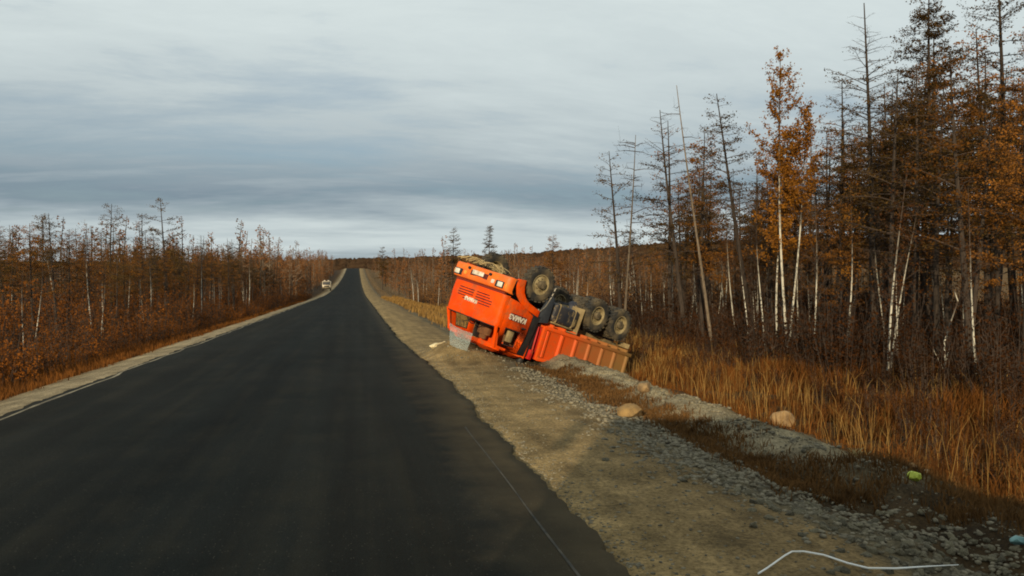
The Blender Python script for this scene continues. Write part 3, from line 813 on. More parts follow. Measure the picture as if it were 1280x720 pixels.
tawny = mat('tawny_grass', (.20, .072, .013), (.040, .017, .006), rough=0.9, scale=0.6, detail=4, trans=0.3, attr='rnd', spec=0.1)
pale_g = mat('pale_grass', (.34, .20, .06), (.13, .065, .018), rough=0.9, scale=0.5, trans=0.3, attr='rnd', spec=0.1)
dry_g = mat('withered_grass', (.17, .085, .028), (.060, .032, .013), rough=0.95, scale=0.6, trans=0.2, attr='rnd', spec=0.05)
P1 = clumps(7500, 14, lambda n, y: 7.1 + rn.rand(n) ** 0.9 * (np.interp(y, [0, 60, 90], [19, 20, 14])), lambda n: 5 + 60 * rn.rand(n) ** 1.35, 0.11, lambda x, y: not (5.0 < x < 9.2 and 23 < y < 27.5) and clear(x, y) and x > 7.1 + 0.5 * float(vnoise(np.array([y * 0.6]), np.array([1.0]))[0]))
hN = 0.36 + 1.0 * vnoise(P1[:, 0] * 0.5, P1[:, 1] * 0.4) + 0.5 * vnoise(P1[:, 0] * 1.7, P1[:, 1] * 1.5) + np.interp(P1[:, 0], [7, 9, 14], [-0.25, 0.0, 0.25])
grass('grass', P1, np.clip(hN, 0.15, 1.3) * rn.uniform(0.55, 1.15, len(P1)), tawny, 'tall tawny grass between the gravel bank and the right wood', 0.6)
P6 = P1[::14] + rn.randn(len(P1[::14]), 2) * 0.2
grass('grass', P6, rn.uniform(0.5, 1.15, len(P6)), pale_g, 'scattered pale straw stems standing above the tawny grass', 0.5, 0.6)
P5 = clumps(650, 13, lambda n, y: np.interp(y, [4.5, 6.5, 9], [6.3, 5.9, 5.3]) + rn.rand(n) * 2.8, lambda n: 4.5 + 5.0 * rn.rand(n) ** 0.8, 0.10, clear)
grass('grass', P5, rn.uniform(0.05, 0.22, len(P5)), dry_g, 'dark matted grass of the verge round the lime green bag', 0.9)
P2 = clumps(4200, 12, lambda n, y: rn.uniform(-13.5, -7.2, n), lambda n: 10 + 110 * rn.rand(n) ** 1.5, 0.13)
grass('grass', P2, rn.uniform(0.15, 0.6, len(P2)) * np.interp(P2[:, 0], [-14, -9, -7.3], [1.3, 1.0, 0.35]), tawny, 'brown grass between the left shoulder and the thicket')
P3 = clumps(1500, 12, lambda n, y: 5.35 + rn.randn(n) * 0.28 + 0.5 * vnoise(y * 0.5, y * 0), lambda n: 8 + 14 * rn.rand(n) ** 1.1, 0.07)
grass('grass', P3, rn.uniform(0.04, 0.17, len(P3)), dry_g, 'strip of dark withered grass along the crushed stone', 0.9)
P4 = clumps(2600, 10, lambda n, y: 3 + rn.rand(n) * 17 + np.interp(y, [28, 60, 130], [1.5, 1.5, 1]), lambda n: 28 + 110 * rn.rand(n) ** 1.2, 0.2, lambda x, y: not (x < 9.5 and y < 29))
grass('grass', P4, rn.uniform(0.15, 0.55, len(P4)), pale_g, 'pale dry grass on the bank behind the overturned truck')

# ------------------------------------------------------------------ the overturned dump truck
# local axes: x = truck's right, y = forward, z = up when upright; origin on its ground line under the front axle
paint = mat('orange_paint', (.74, .074, .001), (.60, .046, .001), rough=0.55, scale=1.5, spec=0.12, dirt=((.22, .10, .035), 0.49, 0.78, 2.6), bump=0.05, bscale=1.7)
bumper_paint = mat('sunlit_orange_paint', (.78, .16, .012), (.62, .11, .012), rough=0.55, scale=3, spec=0.3, dirt=((.30, .17, .07), 0.52, 0.75, 4.0))  # yellower copy of the orange, strong sunlight put into the bumper colour
bedpaint = bpy.data.materials.new('muddy_orange_paint'); bedpaint.use_nodes = True
t = bedpaint.node_tree; p = t.nodes['Principled BSDF']
tcn = nd(t, 'ShaderNodeTexCoord'); vec = tcn.outputs['Object']; s = nd(t, 'ShaderNodeSeparateXYZ'); t.links.new(vec, s.inputs[0])
ny = math_n(t, 'ADD', s.outputs[1], math_n(t, 'MULTIPLY', math_n(t, 'SUBTRACT', noise_n(t, vec, 1.6, 6, 0.65), 0.5), 2.2))
mud = ramp_n(t, math_n(t, 'DIVIDE', math_n(t, 'ADD', ny, 6.0), 6.0), [(0.15, 0.97), (0.45, 0.72), (0.68, 0.22), (0.85, 0.05)])
spl = ramp_n(t, noise_n(t, vec, 9, 6, 0.7), [(0.46, 0.0), (0.66, 0.75)])
c = mix_n(t, math_n(t, 'MAXIMUM', mud, math_n(t, 'MULTIPLY', spl, 0.6)), (.62, .056, .001), (.19, .115, .036))
t.links.new(c, p.inputs['Base Color']); p.inputs['Roughness'].default_value = 0.6; p.inputs['Specular IOR Level'].default_value = 0.2
red_paint = mat('red_paint', (.42, .012, .008), (.28, .010, .006), rough=0.5, scale=4, dirt=((.16, .08, .03), 0.55, 0.8, 5.0))
black_pl = mat('black_plastic', (.012, .012, .013), (.022, .021, .020), rough=0.55, scale=4)
navy = mat('dark_chassis_paint', (.016, .018, .026), (.032, .030, .032), rough=0.6, scale=3, dirt=((.25, .18, .085), 0.56, 0.66, 3.2))
mudm = mat('caked_mud', (.27, .20, .095), (.16, .115, .055), rough=0.95, scale=5, bump=0.01)
rubber = mat('muddy_rubber', (.020, .019, .017), (.095, .072, .040), rough=0.9, scale=3.0, lo=0.42, hi=0.66, bump=0.004)
rim_m = mat('khaki_rim_paint', (.30, .24, .125), (.17, .125, .06), rough=0.75, scale=7)
hub_m = mat('dusty_hub', (.13, .10, .055), (.055, .042, .025), rough=0.8, scale=9)
white_m = mat('white_enamel', (.66, .60, .50), (.42, .34, .24), rough=0.6, scale=9)
lens_m = mat('headlamp_glass', (.62, .60, .50), (.48, .44, .34), rough=0.12, scale=5, spec=0.6)
amber = mat('amber_lens', (.75, .24, .02), rough=0.2, spec=0.6)
seat_m = mat('brown_seat_cloth', (.17, .075, .030), (.10, .045, .02), rough=0.95, scale=12)
trim_m = mat('tan_headlining', (.28, .17, .075), (.20, .12, .05), rough=0.95, scale=5)
alu = mat('dull_metal', (.28, .26, .22), (.15, .13, .10), rough=0.5, scale=8, metal=0.5)

truck = empty('dump_truck')
tag(truck, 'orange dump truck lying upside down on the gravel bank with wheels in the air', 'dump truck')
RM = ((0.4966, -0.7961, -0.3458), (-0.8423, -0.5381, 0.0292), (-0.2093, 0.2768, -0.9379)); TM = (4.929, 24.306, 2.714)
M4 = Matrix.Identity(4)
for r_ in range(3):
    for c_ in range(3): M4[r_][c_] = RM[r_][c_]
    M4[r_][3] = TM[r_]
loc, rot_, _s = M4.decompose(); truck.location = loc; truck.rotation_mode = 'QUATERNION'; truck.rotation_quaternion = rot_


def tworld(p): return M4 @ Vector(p)


def sidex(z): return float(np.interp(z, [0.9, 1.9, 2.6], [1.22, 1.21, 1.10]))
def fronty(z): return float(np.interp(z, [0.9, 1.3, 1.9, 2.6], [1.24, 1.25, 1.17, 0.88]))


def cab_curve(z, hw, yf, rad=0.13, n=26, inset=0.0):
    """plan outline of the cab front: across the face and round both corners a little way along the sides"""
    pts = []; hw -= inset; yf -= inset
    for sgn in (-1, 1):
        arc = [(hw - rad + rad * math.sin(a), yf - rad + rad * math.cos(a)) for a in np.linspace(math.pi / 2, 0, 6)]
        arc = [(hw, yf - rad - 0.10)] + arc
        if sgn < 0: pts += [(-x, y) for x, y in arc]
        else:
            mid = [(x, yf + 0.025 * (1 - (x / (hw - rad)) ** 2)) for x in np.linspace(-(hw - rad), hw - rad, n)[1:-1]]
            pts += mid + arc[::-1]
    return pts


def cab_shell_band(bm, zs, inset=0.0, th=0.035):
    rows_o = [[bm.verts.new((x, y, z)) for x, y in cab_curve(z, sidex(z), fronty(z), inset=inset)] for z in zs]
    rows_i = [[bm.verts.new((x, y, z)) for x, y in cab_curve(z, sidex(z), fronty(z), inset=inset + th)] for z in zs]
    m = len(rows_o[0])
    for a, b in zip(rows_o, rows_o[1:]):
        for k in range(m - 1): bm.faces.new((a[k], a[k + 1], b[k + 1], b[k]))
    for a, b in zip(rows_i, rows_i[1:]):
        for k in range(m - 1): bm.faces.new((a[k + 1], a[k], b[k], b[k + 1]))
    for o, i_ in ((rows_o[0], rows_i[0]), (rows_o[-1], rows_i[-1])):
        for k in range(m - 1): bm.faces.new((o[k], o[k + 1], i_[k + 1], i_[k]))
    for e in (0, m - 1):
        for a, b, a2, b2 in zip(rows_o, rows_o[1:], rows_i, rows_i[1:]): bm.faces.new((a[e], b[e], b2[e], a2[e]))


# cab: front panel, roof, back wall, floor and pillars are one pressed shell
bm = bmesh.new(); cab_shell_band(bm, [0.97, 1.05, 1.3, 1.55, 1.8, 1.9, 1.93]); cab_shell_band(bm, [2.44, 2.5, 2.56])
# roof with a crushed, wavy skin
nxr, nyr = 14, 10; g = {}
for a in range(nxr):
    for b in range(nyr):
        u = -1 + 2 * a / (nxr - 1); w = b / (nyr - 1); e = max(abs(u) ** 8, (2 * w - 1) ** 8)
        y = -0.42 + w * (0.90 + 0.42 - 0.03 * u * u)
        g[a, b] = bm.verts.new((u * 1.105, y, 2.56 + 0.11 * (1 - e) + 0.03 * math.sin(a * 1.7 + b * 2.1)))
for a in range(nxr - 1):
    for b in range(nyr - 1): bm.faces.new((g[a, b], g[a + 1, b], g[a + 1, b + 1], g[a, b + 1]))
box(bm, (0, -0.43, 1.95), (2.2, 0.04, 1.24)); box(bm, (0, 0.35, 1.33), (2.3, 1.55, 0.05))
r_ = np.random.RandomState(3)
for v_ in bm.verts:      # the shell is beaten out of shape, most of all towards the roof
    a_ = 0.018 + 0.03 * max(0.0, v_.co.z - 1.9)
    q = v_.co
    v_.co = q + Vector((float(vnoise(np.array([q.y * 3 + 7]), np.array([q.z * 3]))[0]), float(vnoise(np.array([q.x * 2.6 + 20]), np.array([q.z * 3.2]))[0]) * 1.6, float(vnoise(np.array([q.x * 2.2 + 3]), np.array([q.y * 3]))[0]))) * a_ * 1.6
cab = fin('cab', bm, paint, truck, angle=35)
for sgn in (-1, 1):   # windscreen pillars
    bm = bmesh.new()
    P0 = [(sgn * (sidex(z) - 0.035), fronty(z) - 0.055, z) for z in (1.88, 2.1, 2.3, 2.5)]
    tube(bm, P0, [0.062, 0.05, 0.048, 0.058], 8); fin('pillar', bm, paint, cab)
bm = bmesh.new(); box(bm, (0, 0.86, 2.52), (2.05, 0.06, 0.05)); fin('headlining', bm, trim_m, cab, 0.01)
# rubber seal along the bottom of the empty windscreen opening
bm = bmesh.new(); tube(bm, [(x, y - 0.02, 1.945) for x, y in cab_curve(1.93, sidex(1.93), fronty(1.93))[3:-3]], 0.02, 6); fin('windscreen_seal', bm, black_pl, cab)
bm = bmesh.new(); box(bm, (0, 0.93, 1.72), (2.2, 0.30, 0.26)); dash = fin('dashboard', bm, black_pl, cab, 0.05)
bm = bmesh.new()
ring = [(-0.55 + 0.23 * math.cos(a), 0.62 - 0.10 * math.sin(a), 1.92 + 0.20 * math.sin(a)) for a in np.linspace(0, 2 * math.pi, 21)]
tube(bm, ring, 0.017, 6); tube(bm, [(-0.55, 0.62, 1.92), (-0.55, 0.85, 1.66)], 0.03, 8); tube(bm, [(-0.77, 0.62, 1.92), (-0.33, 0.62, 1.92)], 0.014, 6)
fin('steering_wheel', bm, black_pl, truck)
for x in (-0.6, 0.55):
    bm = bmesh.new(); box(bm, (x, 0.18, 1.60), (0.55, 0.5, 0.16)); box(bm, (x, -0.12, 1.98), (0.53, 0.15, 0.72)); box(bm, (x, -0.13, 2.40), (0.28, 0.12, 0.16))
    fin('seat', bm, seat_m, truck, 0.04)
bm = bmesh.new(); tube(bm, [(0.05, 1.0, 1.99), (-0.15, 0.97, 2.02), (-0.5, 0.93, 2.14)], 0.012, 6); fin('wiper', bm, black_pl, cab)

# air slots under the screen, in two banks, and the lettering between them
for row in range(5):
    z = 1.15 + row * 0.078
    for x0, x1 in ((-0.82, -0.10), (0.04, 0.80)):
        if row == 3 and x0 < 0: x1 = -0.42
        if row == 4: x0, x1 = (x0 + 0.18, x1 - 0.05) if x0 > 0 else (-0.55, -0.18)
        bm = bmesh.new(); n_ = 6
        for k in range(n_):
            xa, xb = x0 + (x1 - x0) * k / n_, x0 + (x1 - x0) * (k + 1) / n_
            f_ = lambda x: fronty(z) + 0.025 * (1 - (x / 1.09) ** 2)
            vs = [(xa, f_(xa) + 0.004, z - 0.016), (xb, f_(xb) + 0.004, z - 0.016), (xb, f_(xb) + 0.004, z + 0.016), (xa, f_(xa) + 0.004, z + 0.016)]
            vb = [(a, b - 0.03, c_) for a, b, c_ in vs]
            A_ = [bm.verts.new(q) for q in vs]; B_ = [bm.verts.new(q) for q in vb]
            bm.faces.new(A_); bm.faces.new(B_[::-1])
            for q in range(4): bm.faces.new((A_[q], B_[q], B_[(q + 1) % 4], A_[(q + 1) % 4]))
        fin('grille_slot', bm, mat('slot_shadow_paint', (.10, .012, .006), (.06, .008, .005), rough=0.7), cab)


def letters(name, text, size, M, m, parent, depth=0.012, bold=0.008):
    cu = bpy.data.curves.new(name, 'FONT'); cu.body = text; cu.size = size; cu.extrude = depth / 2; cu.offset = bold
    cu.align_x = 'CENTER'; cu.align_y = 'CENTER'; cu.resolution_u = 3
    ob = bpy.data.objects.new(name, cu); col.objects.link(ob)
    dg = bpy.context.evaluated_depsgraph_get(); me = bpy.data.meshes.new_from_object(ob.evaluated_get(dg))
    bpy.data.objects.remove(ob); bpy.data.curves.remove(cu)
    me.materials.clear(); me.transform(M); me.name = name
    return link_mesh(name, me, m, parent)


def frame_m(o, xd, yd):
    xd = Vector(xd); yd = Vector(yd); zd = xd.cross(yd); m = Matrix.Identity(4)
    for k in range(3): m[k][0], m[k][1], m[k][2], m[k][3] = xd[k], yd[k], zd[k], o[k]
    return m


letters('badge', 'КАМАЗ', 0.15, frame_m((-0.12, fronty(1.47) + 0.033, 1.44), (-1, 0, 0), (0, 0, 1)) @ Matrix.Diagonal((1.15, 1, 1, 1)), white_m, cab)

# doors: pressed panel with a real window opening
for sgn in (1, -1):
    bm = bmesh.new(); fo = lambda y, z: (sgn * (sidex(z) + 0.006), y, z); fi = lambda y, z: (sgn * (sidex(z) - 0.045), y, z)
    lower = [(1.00, 1.0), (1.00, 1.9), (0.78, 1.86), (0.12, 1.86), (-0.12, 1.9), (-0.12, 1.27), (0.20, 1.16), (0.62, 1.03)]
    prism(bm, lower, fo, fi)
    prism(bm, [(1.00, 1.9), (0.80, 2.44), (0.66, 2.36), (0.78, 1.86)], fo, fi)
    prism(bm, [(0.80, 2.44), (-0.10, 2.5), (0.14, 2.36), (0.66, 2.36)], fo, fi)
    prism(bm, [(-0.10, 2.5), (-0.12, 1.9), (0.12, 1.86), (0.14, 2.36)], fo, fi)
    door = fin('door', bm, paint, truck, 0.012, 2, 35)
    bm = bmesh.new(); box(bm, (sgn * 1.235, 0.08, 1.72), (0.035, 0.17, 0.045)); fin('handle', bm, black_pl, door, 0.01)
    bm = bmesh.new(); tube(bm, [(sgn * (sidex(z) - 0.012), y, z) for y, z in ((0.78, 1.875), (0.13, 1.875), (0.15, 2.35), (0.65, 2.35), (0.78, 1.875))], 0.016, 6); fin('window_seal', bm, black_pl, door)
    if sgn > 0:
        bm = bmesh.new(); box(bm, (1.228, 0.46, 1.50), (0.012, 0.66, 0.21)); pl = fin('badge_plate', bm, mat('badge_maroon', (.09, .008, .006), rough=0.5), door, 0.004)
        letters('badge', 'КАМАЗ', 0.205, frame_m((1.238, 0.46, 1.495), (0, 1, 0), (0, 0, 1)), white_m, door)
        bm = bmesh.new(); box(bm, (1.10, 0.42, 2.08), (0.12, 0.22, 0.34)); fin('mirror', bm, mudm, door, 0.03)
# black pillar panel and air intake behind the door
for sgn in (1, -1):
    bm = bmesh.new(); prism(bm, [(-0.14, 1.22), (-0.12, 2.5), (-0.44, 2.52), (-0.46, 1.22)], lambda y, z: (sgn * (sidex(z) - 0.02), y, z), lambda y, z: (sgn * (sidex(z) - 0.10), y, z))
    fin('rear_panel', bm, black_pl, truck, 0.01)
bm = bmesh.new(); box(bm, (0.85, -0.60, 1.9), (0.42, 0.2, 1.2)); tube(bm, [(0.85, -0.60, 2.5), (0.85, -0.60, 2.75)], 0.12, 12); fin('air_intake', bm, black_pl, truck, 0.03)

# bumper with lamps and number plate
bm = bmesh.new()
zs_ = [(0.44, -0.05), (0.48, 0.0), (0.80, 0.02), (0.88, -0.02), (0.90, -0.08)]
rows = []
for z, dy in zs_:
    rows.append([bm.verts.new((x, y + dy, z)) for x, y in cab_curve(z, 1.30, 1.36, 0.16)])
rows_i = []
for z, dy in zs_:
    rows_i.append([bm.verts.new((x, y + dy - 0.0, z)) for x, y in cab_curve(z, 1.24, 1.24, 0.12)])
mm = len(rows[0])
for a, b in zip(rows, rows[1:]):
    for k in range(mm - 1): bm.faces.new((a[k], a[k + 1], b[k + 1], b[k]))
for k in range(mm - 1):
    bm.faces.new((rows[0][k], rows_i[0][k], rows_i[0][k + 1], rows[0][k + 1])); bm.faces.new((rows[-1][k], rows[-1][k + 1], rows_i[-1][k + 1], rows_i[-1][k]))
bumper = fin('bumper', bm, bumper_paint, truck, angle=35)
for sgn in (-1, 1):
    bm = bmesh.new(); box(bm, (sgn * 0.98, 1.385, 0.74), (0.36, 0.05, 0.20)); fin('headlight', bm, black_pl, bumper, 0.02)
    bm = bmesh.new(); box(bm, (sgn * 1.02, 1.408, 0.74), (0.22, 0.03, 0.15)); fin('headlight_lens', bm, lens_m, bumper, 0.012)
    bm = bmesh.new(); box(bm, (sgn * 1.20, 1.33, 0.74), (0.10, 0.05, 0.15)); fin('indicator', bm, amber, bumper, 0.015)
    bm = bmesh.new(); box(bm, (sgn * 0.66, 1.385, 0.72), (0.14, 0.04, 0.12)); fin('fog_lamp', bm, amber if sgn < 0 else lens_m, bumper, 0.02)
bm = bmesh.new(); box(bm, (0.0, 1.375, 0.665), (0.82, 0.05, 0.17)); fin('plate_recess', bm, mat('slot_shadow_paint', (.10, .012, .006)), bumper, 0.01)
bm = bmesh.new(); box(bm, (-0.06, 1.405, 0.63), (0.53, 0.014, 0.13)); fin('number_plate', bm, white_m, bumper, 0.004)
for x in (-0.5, 0.5):
    bm = bmesh.new(); tube(bm, [(x, 1.36, 0.55), (x, 1.45, 0.55)], 0.045, 10); fin('tow_pin', bm, black_pl, bumper)
bm = bmesh.new(); box(bm, (0, 1.20, 0.93), (2.3, 0.08, 0.10)); fin('bumper_gap', bm, mat('gap_paint', (.16, .018, .006), rough=0.6), truck)

# front wings round the wheel arches
for sgn in (1, -1):
    bm = bmesh.new(); prev = None
    arc = [(0.98, 0.40), (0.94, 0.62), (0.82, 0.86), (0.60, 1.02), (0.34, 1.14), (0.0, 1.20), (-0.30, 1.26)]
    inn = [(0.66, 0.36), (0.64, 0.55), (0.56, 0.72), (0.42, 0.86), (0.22, 0.95), (-0.02, 1.00), (-0.30, 1.06)]
    prism(bm, arc + inn[::-1], lambda y, z: (sgn * 1.245, y, z), lambda y, z: (sgn * 1.19, y, z))
    wing = fin('wing', bm, paint, truck, 0.012)
    bm = bmesh.new()
    for (a, b), (c_, d_) in zip(inn, inn[1:]):
        vs = [bm.verts.new((sgn * 1.19, a, b)), bm.verts.new((sgn * 1.19, c_, d_)), bm.verts.new((sgn * 0.72, c_, d_)), bm.verts.new((sgn * 0.72, a, b))]; bm.faces.new(vs)
    bmesh.ops.solidify(bm, geom=bm.faces[:], thickness=0.02); fin('arch_liner', bm, black_pl, truck)
    # dark mudguard with a light rim behind the wheel
    bm = bmesh.new(); prism(bm, [(-0.30, 1.24), (-0.44, 1.40), (-0.86, 1.32), (-0.80, 0.55), (-0.62, 0.45)], lambda y, z: (sgn * 1.18, y, z), lambda y, z: (sgn * 1.13, y, z)); mg = fin('mudguard', bm, navy if sgn < 0 else mat('slate_plastic', (.030, .036, .045), (.045, .05, .058), rough=0.55), truck, 0.01)
    bm = bmesh.new(); tube(bm, [(sgn * 1.19, -0.28, 1.16), (sgn * 1.19, -0.50, 0.88), (sgn * 1.19, -0.62, 0.50), (sgn * 1.19, -0.66, 0.22)], 0.022, 6); fin('guard_edge', bm, alu, mg)


# wheels
def wheel(c, w=0.28, outward=1, dished=False, steer=0.0):
    Rr = 0.53
    bm = bmesh.new()
    prof_ = [(0.30, -w * .42), (0.36, -w * .50), (0.46, -w * .52), (0.505, -w * .46), (0.522, -w * .36), (0.53, 0), (0.522, w * .36), (0.505, w * .46), (0.46, w * .52), (0.36, w * .50), (0.30, w * .42)]
    lathe_x(bm, prof_, segs=40, close=True)
    for k in range(22):   # chunky tread lugs
        for sd_ in (-1, 1):
            a = 2 * math.pi * (k + 0.25 * sd_) / 22
            Mx = Matrix.Rotation(a, 4, 'X') @ Matrix.Translation((sd_ * w * 0.27, 0, 0.528)) @ Matrix.Rotation(0.35 * sd_, 4, 'Z')
            box(bm, (0, 0, 0), (w * 0.46, 0.075, 0.035), Mx)
    tyre = fin('wheel', bm, rubber, truck, angle=45)
    tyre.location = c; tyre.rotation_euler = (random.Random(int(c[1] * 100 + c[0] * 10)).random() * 3, 0, steer)
    o = outward; dd = -0.055 if dished else 0.02
    bm = bmesh.new()
    lathe_x(bm, [(0.31, o * w * .46), (0.285, o * w * .46), (0.27, o * w * .30), (0.265, o * (w * .18 + dd)), (0.19, o * (w * .24 + dd)), (0.15, o * (w * .30 + dd)), (0.0, o * (w * .30 + dd))], segs=32)
    lathe_x(bm, [(0.31, -o * w * .46), (0.27, -o * w * .30), (0.265, o * w * .2)], segs=32)
    fin('rim', bm, rim_m, tyre, angle=30)
    bm = bmesh.new()
    lathe_x(bm, [(0.125, o * (w * .28 + dd)), (0.125, o * (w * .28 + dd + 0.09)), (0.105, o * (w * .28 + dd + 0.13)), (0.0, o * (w * .28 + dd + 0.14))], segs=20)
    fin('hub', bm, hub_m, tyre, angle=35)
    bm = bmesh.new()
    for k in range(8):
        a = 2 * math.pi * k / 8
        tube(bm, [(o * (w * .24 + dd), 0.172 * math.cos(a), 0.172 * math.sin(a)), (o * (w * .28 + dd + 0.03), 0.172 * math.cos(a), 0.172 * math.sin(a))], 0.018, 6)
    n_ = fin('wheel_nuts', bm, hub_m, tyre); n_['kind'] = 'stuff'
    return tyre


wheel((1.08, 0.0, 0.31), outward=1, steer=0.10); wheel((-1.08, 0.0, 0.31), outward=-1, steer=0.10)
for y in (-2.95, -4.2):
    for sgn in (1, -1):
        wheel((sgn * 1.06, y, 0.52), 0.27, sgn, True); wheel((sgn * 0.75, y, 0.52), 0.27, -sgn, True)

# chassis
for sgn in (1, -1):
    bm = bmesh.new(); box(bm, (sgn * 0.40, -2.05, 0.98), (0.018, 6.1, 0.26)); box(bm, (sgn * 0.37, -2.05, 1.105), (0.08, 6.1, 0.012)); box(bm, (sgn * 0.37, -2.05, 0.855), (0.08, 6.1, 0.012)); fin('chassis_rail', bm, navy, truck)
for y in (0.7, -0.9, -1.7, -2.4, -3.55, -4.9):
    bm = bmesh.new(); box(bm, (0, y, 0.97), (0.78, 0.10, 0.18)); fin('cross_member', bm, navy, truck, 0.01)
bm = bmesh.new(); box(bm, (0, 0.05, 0.47), (1.8, 0.13, 0.12)); box(bm, (0, 0.05, 0.42), (0.9, 0.18, 0.08)); fin('front_axle', bm, navy, truck, 0.02)
for y in (-2.95, -4.2):
    bm = bmesh.new(); tube(bm, [(-0.95, y, 0.52), (0.95, y, 0.52)], 0.085, 12); lathe_x(bm, [(0.0, -0.24), (0.16, -0.17), (0.23, -0.05), (0.23, 0.05), (0.16, 0.17), (0.0, 0.24)], (0.0, y, 0.54), 20); fin('rear_axle', bm, navy, truck)
for sgn in (1, -1):
    bm = bmesh.new()
    for k in range(5):
        hl2 = 0.75 - 0.11 * k
        tube(bm, [(sgn * 0.52, 0.05 + hl2 * q, 0.60 + 0.022 * k - 0.12 * (1 - q * q) + 0.1) for q in np.linspace(-1, 1, 9)], 0.018, 4)
    fin('leaf_spring', bm, hub_m, truck)
    bm = bmesh.new()
    for k in range(7):
        hl2 = 0.72 - 0.08 * k
        tube(bm, [(sgn * 0.52, -3.575 + hl2 * q, 0.70 - 0.10 * q * q + 0.02 * k) for q in np.linspace(-1, 1, 9)], 0.018, 4)
    fin('leaf_spring', bm, hub_m, truck)
bm = bmesh.new(); box(bm, (0, 0.35, 0.90), (0.62, 1.2, 0.55)); box(bm, (0, 0.35, 0.58), (0.40, 0.8, 0.16)); fin('engine', bm, navy, truck, 0.05)
bm = bmesh.new(); tube(bm, [(0, -0.4, 0.85), (0, -2.75, 0.56)], 0.05, 10); tube(bm, [(0, -2.95, 0.55), (0, -4.1, 0.55)], 0.045, 10); box(bm, (0, -0.75, 0.88), (0.42, 0.9, 0.42)); fin('driveshaft', bm, mudm, truck, 0.0)
bm = bmesh.new(); box(bm, (0.84, -1.58, 0.92), (0.62, 1.15, 0.58)); tank = fin('fuel_tank', bm, navy, truck, 0.09, 3)
for y in (-1.2, -1.95):
    bm = bmesh.new(); box(bm, (0.84, y, 0.92), (0.64, 0.05, 0.60)); fin('tank_strap', bm, mudm, tank, 0.08, 2)
bm = bmesh.new(); box(bm, (0.90, -2.28, 0.92), (0.55, 0.03, 0.85)); box(bm, (0.90, -2.05, 1.34), (0.55, 0.5, 0.03)); fin('mud_flap', bm, mudm, truck, 0.006)
bm = bmesh.new(); box(bm, (0.84, -1.6, 1.24), (0.5, 1.0, 0.05)); fin('step_plate', bm, mudm, truck, 0.01)
for y, x in ((-0.86, 0.80), (-0.86, 0.5)):
    bm = bmesh.new(); lathe_x(bm, [(0.0, -0.24), (0.13, -0.20), (0.15, -0.10), (0.15, 0.10), (0.13, 0.20), (0.0, 0.24)], (x, y, 0.78), 18)
    fin('air_tank', bm, navy, truck)
bm = bmesh.new(); box(bm, (-0.8, -1.5, 0.85), (0.6, 0.9, 0.5)); fin('battery_box', bm, navy, truck, 0.03)
for pts in ([(0.55, -0.55, 0.75), (0.8, -0.8, 0.55), (0.7, -1.1, 0.62), (0.9, -1.4, 0.58)], [(0.4, -0.3, 0.6), (0.65, -0.7, 0.5), (0.5, -1.3, 0.7), (0.45, -2.4, 0.72)], [(0.95, -0.62, 1.6), (0.9, -0.75, 1.3), (0.75, -0.7, 1.0)], [(0.7, -0.66, 1.9), (0.98, -0.74, 1.55), (0.85, -0.8, 1.1)]):
    bm = bmesh.new(); tube(bm, pts, 0.02, 6); fin('hose', bm, alu if pts[0][2] > 1 else black_pl, truck)

# dump bed: floor, ribbed sides, front wall, slanting tail; it hangs a little askew on its hinges
BW = 1.19
def bz0(y): return float(np.interp(y, [-5.2, -0.8], [1.32, 1.42]))
def bz1(y): return float(np.interp(y, [-5.2, -0.85], [2.22, 2.50]))
bm = bmesh.new()
outl = [(-0.80, bz0(-.8)), (-0.90, bz1(-.9)), (-5.05, bz1(-5.05)), (-5.22, bz0(-5.2))]
for sgn in (1, -1):
    prism(bm, outl, lambda y, z: (sgn * BW, y, z), lambda y, z: (sgn * (BW - 0.05), y, z))
prism(bm, [(-0.82, bz0(-.8) + 0.003), (-5.2, bz0(-5.2) + 0.003), (-5.2, bz0(-5.2) + 0.06), (-0.82, bz0(-.8) + 0.06)], lambda y, z: (BW - 0.052, y, z), lambda y, z: (-BW + 0.052, y, z))
bed = fin('dump_bed', bm, bedpaint, truck)
bm = bmesh.new(); prism(bm, [(-0.80, bz0(-.8) + 0.07), (-0.86, bz0(-.8) + 0.07), (-0.96, bz1(-.9) - 0.003), (-0.90, bz1(-.9) - 0.003)], lambda y, z: (BW - 0.053, y, z), lambda y, z: (-BW + 0.053, y, z)); fin('front_wall', bm, red_paint, bed)
for x in (-0.75, -0.25, 0.25, 0.75):
    bm = bmesh.new(); prism(bm, [(-0.72, 1.5), (-0.795, 1.5), (-0.89, 2.46), (-0.80, 2.46)], lambda y, z: (x + 0.05, y, z), lambda y, z: (x - 0.05, y, z)); fin('wall_rib', bm, red_paint, bed, 0.008)
bm = bmesh.new(); prism(bm, [(-5.02, bz1(-5.0) - 0.05), (-5.07, bz1(-5.0) - 0.05), (-5.24, 1.39), (-5.19, 1.39)], lambda y, z: (BW - 0.06, y, z), lambda y, z: (-BW + 0.06, y, z)); fin('tailgate', bm, bedpaint, bed, 0.006)
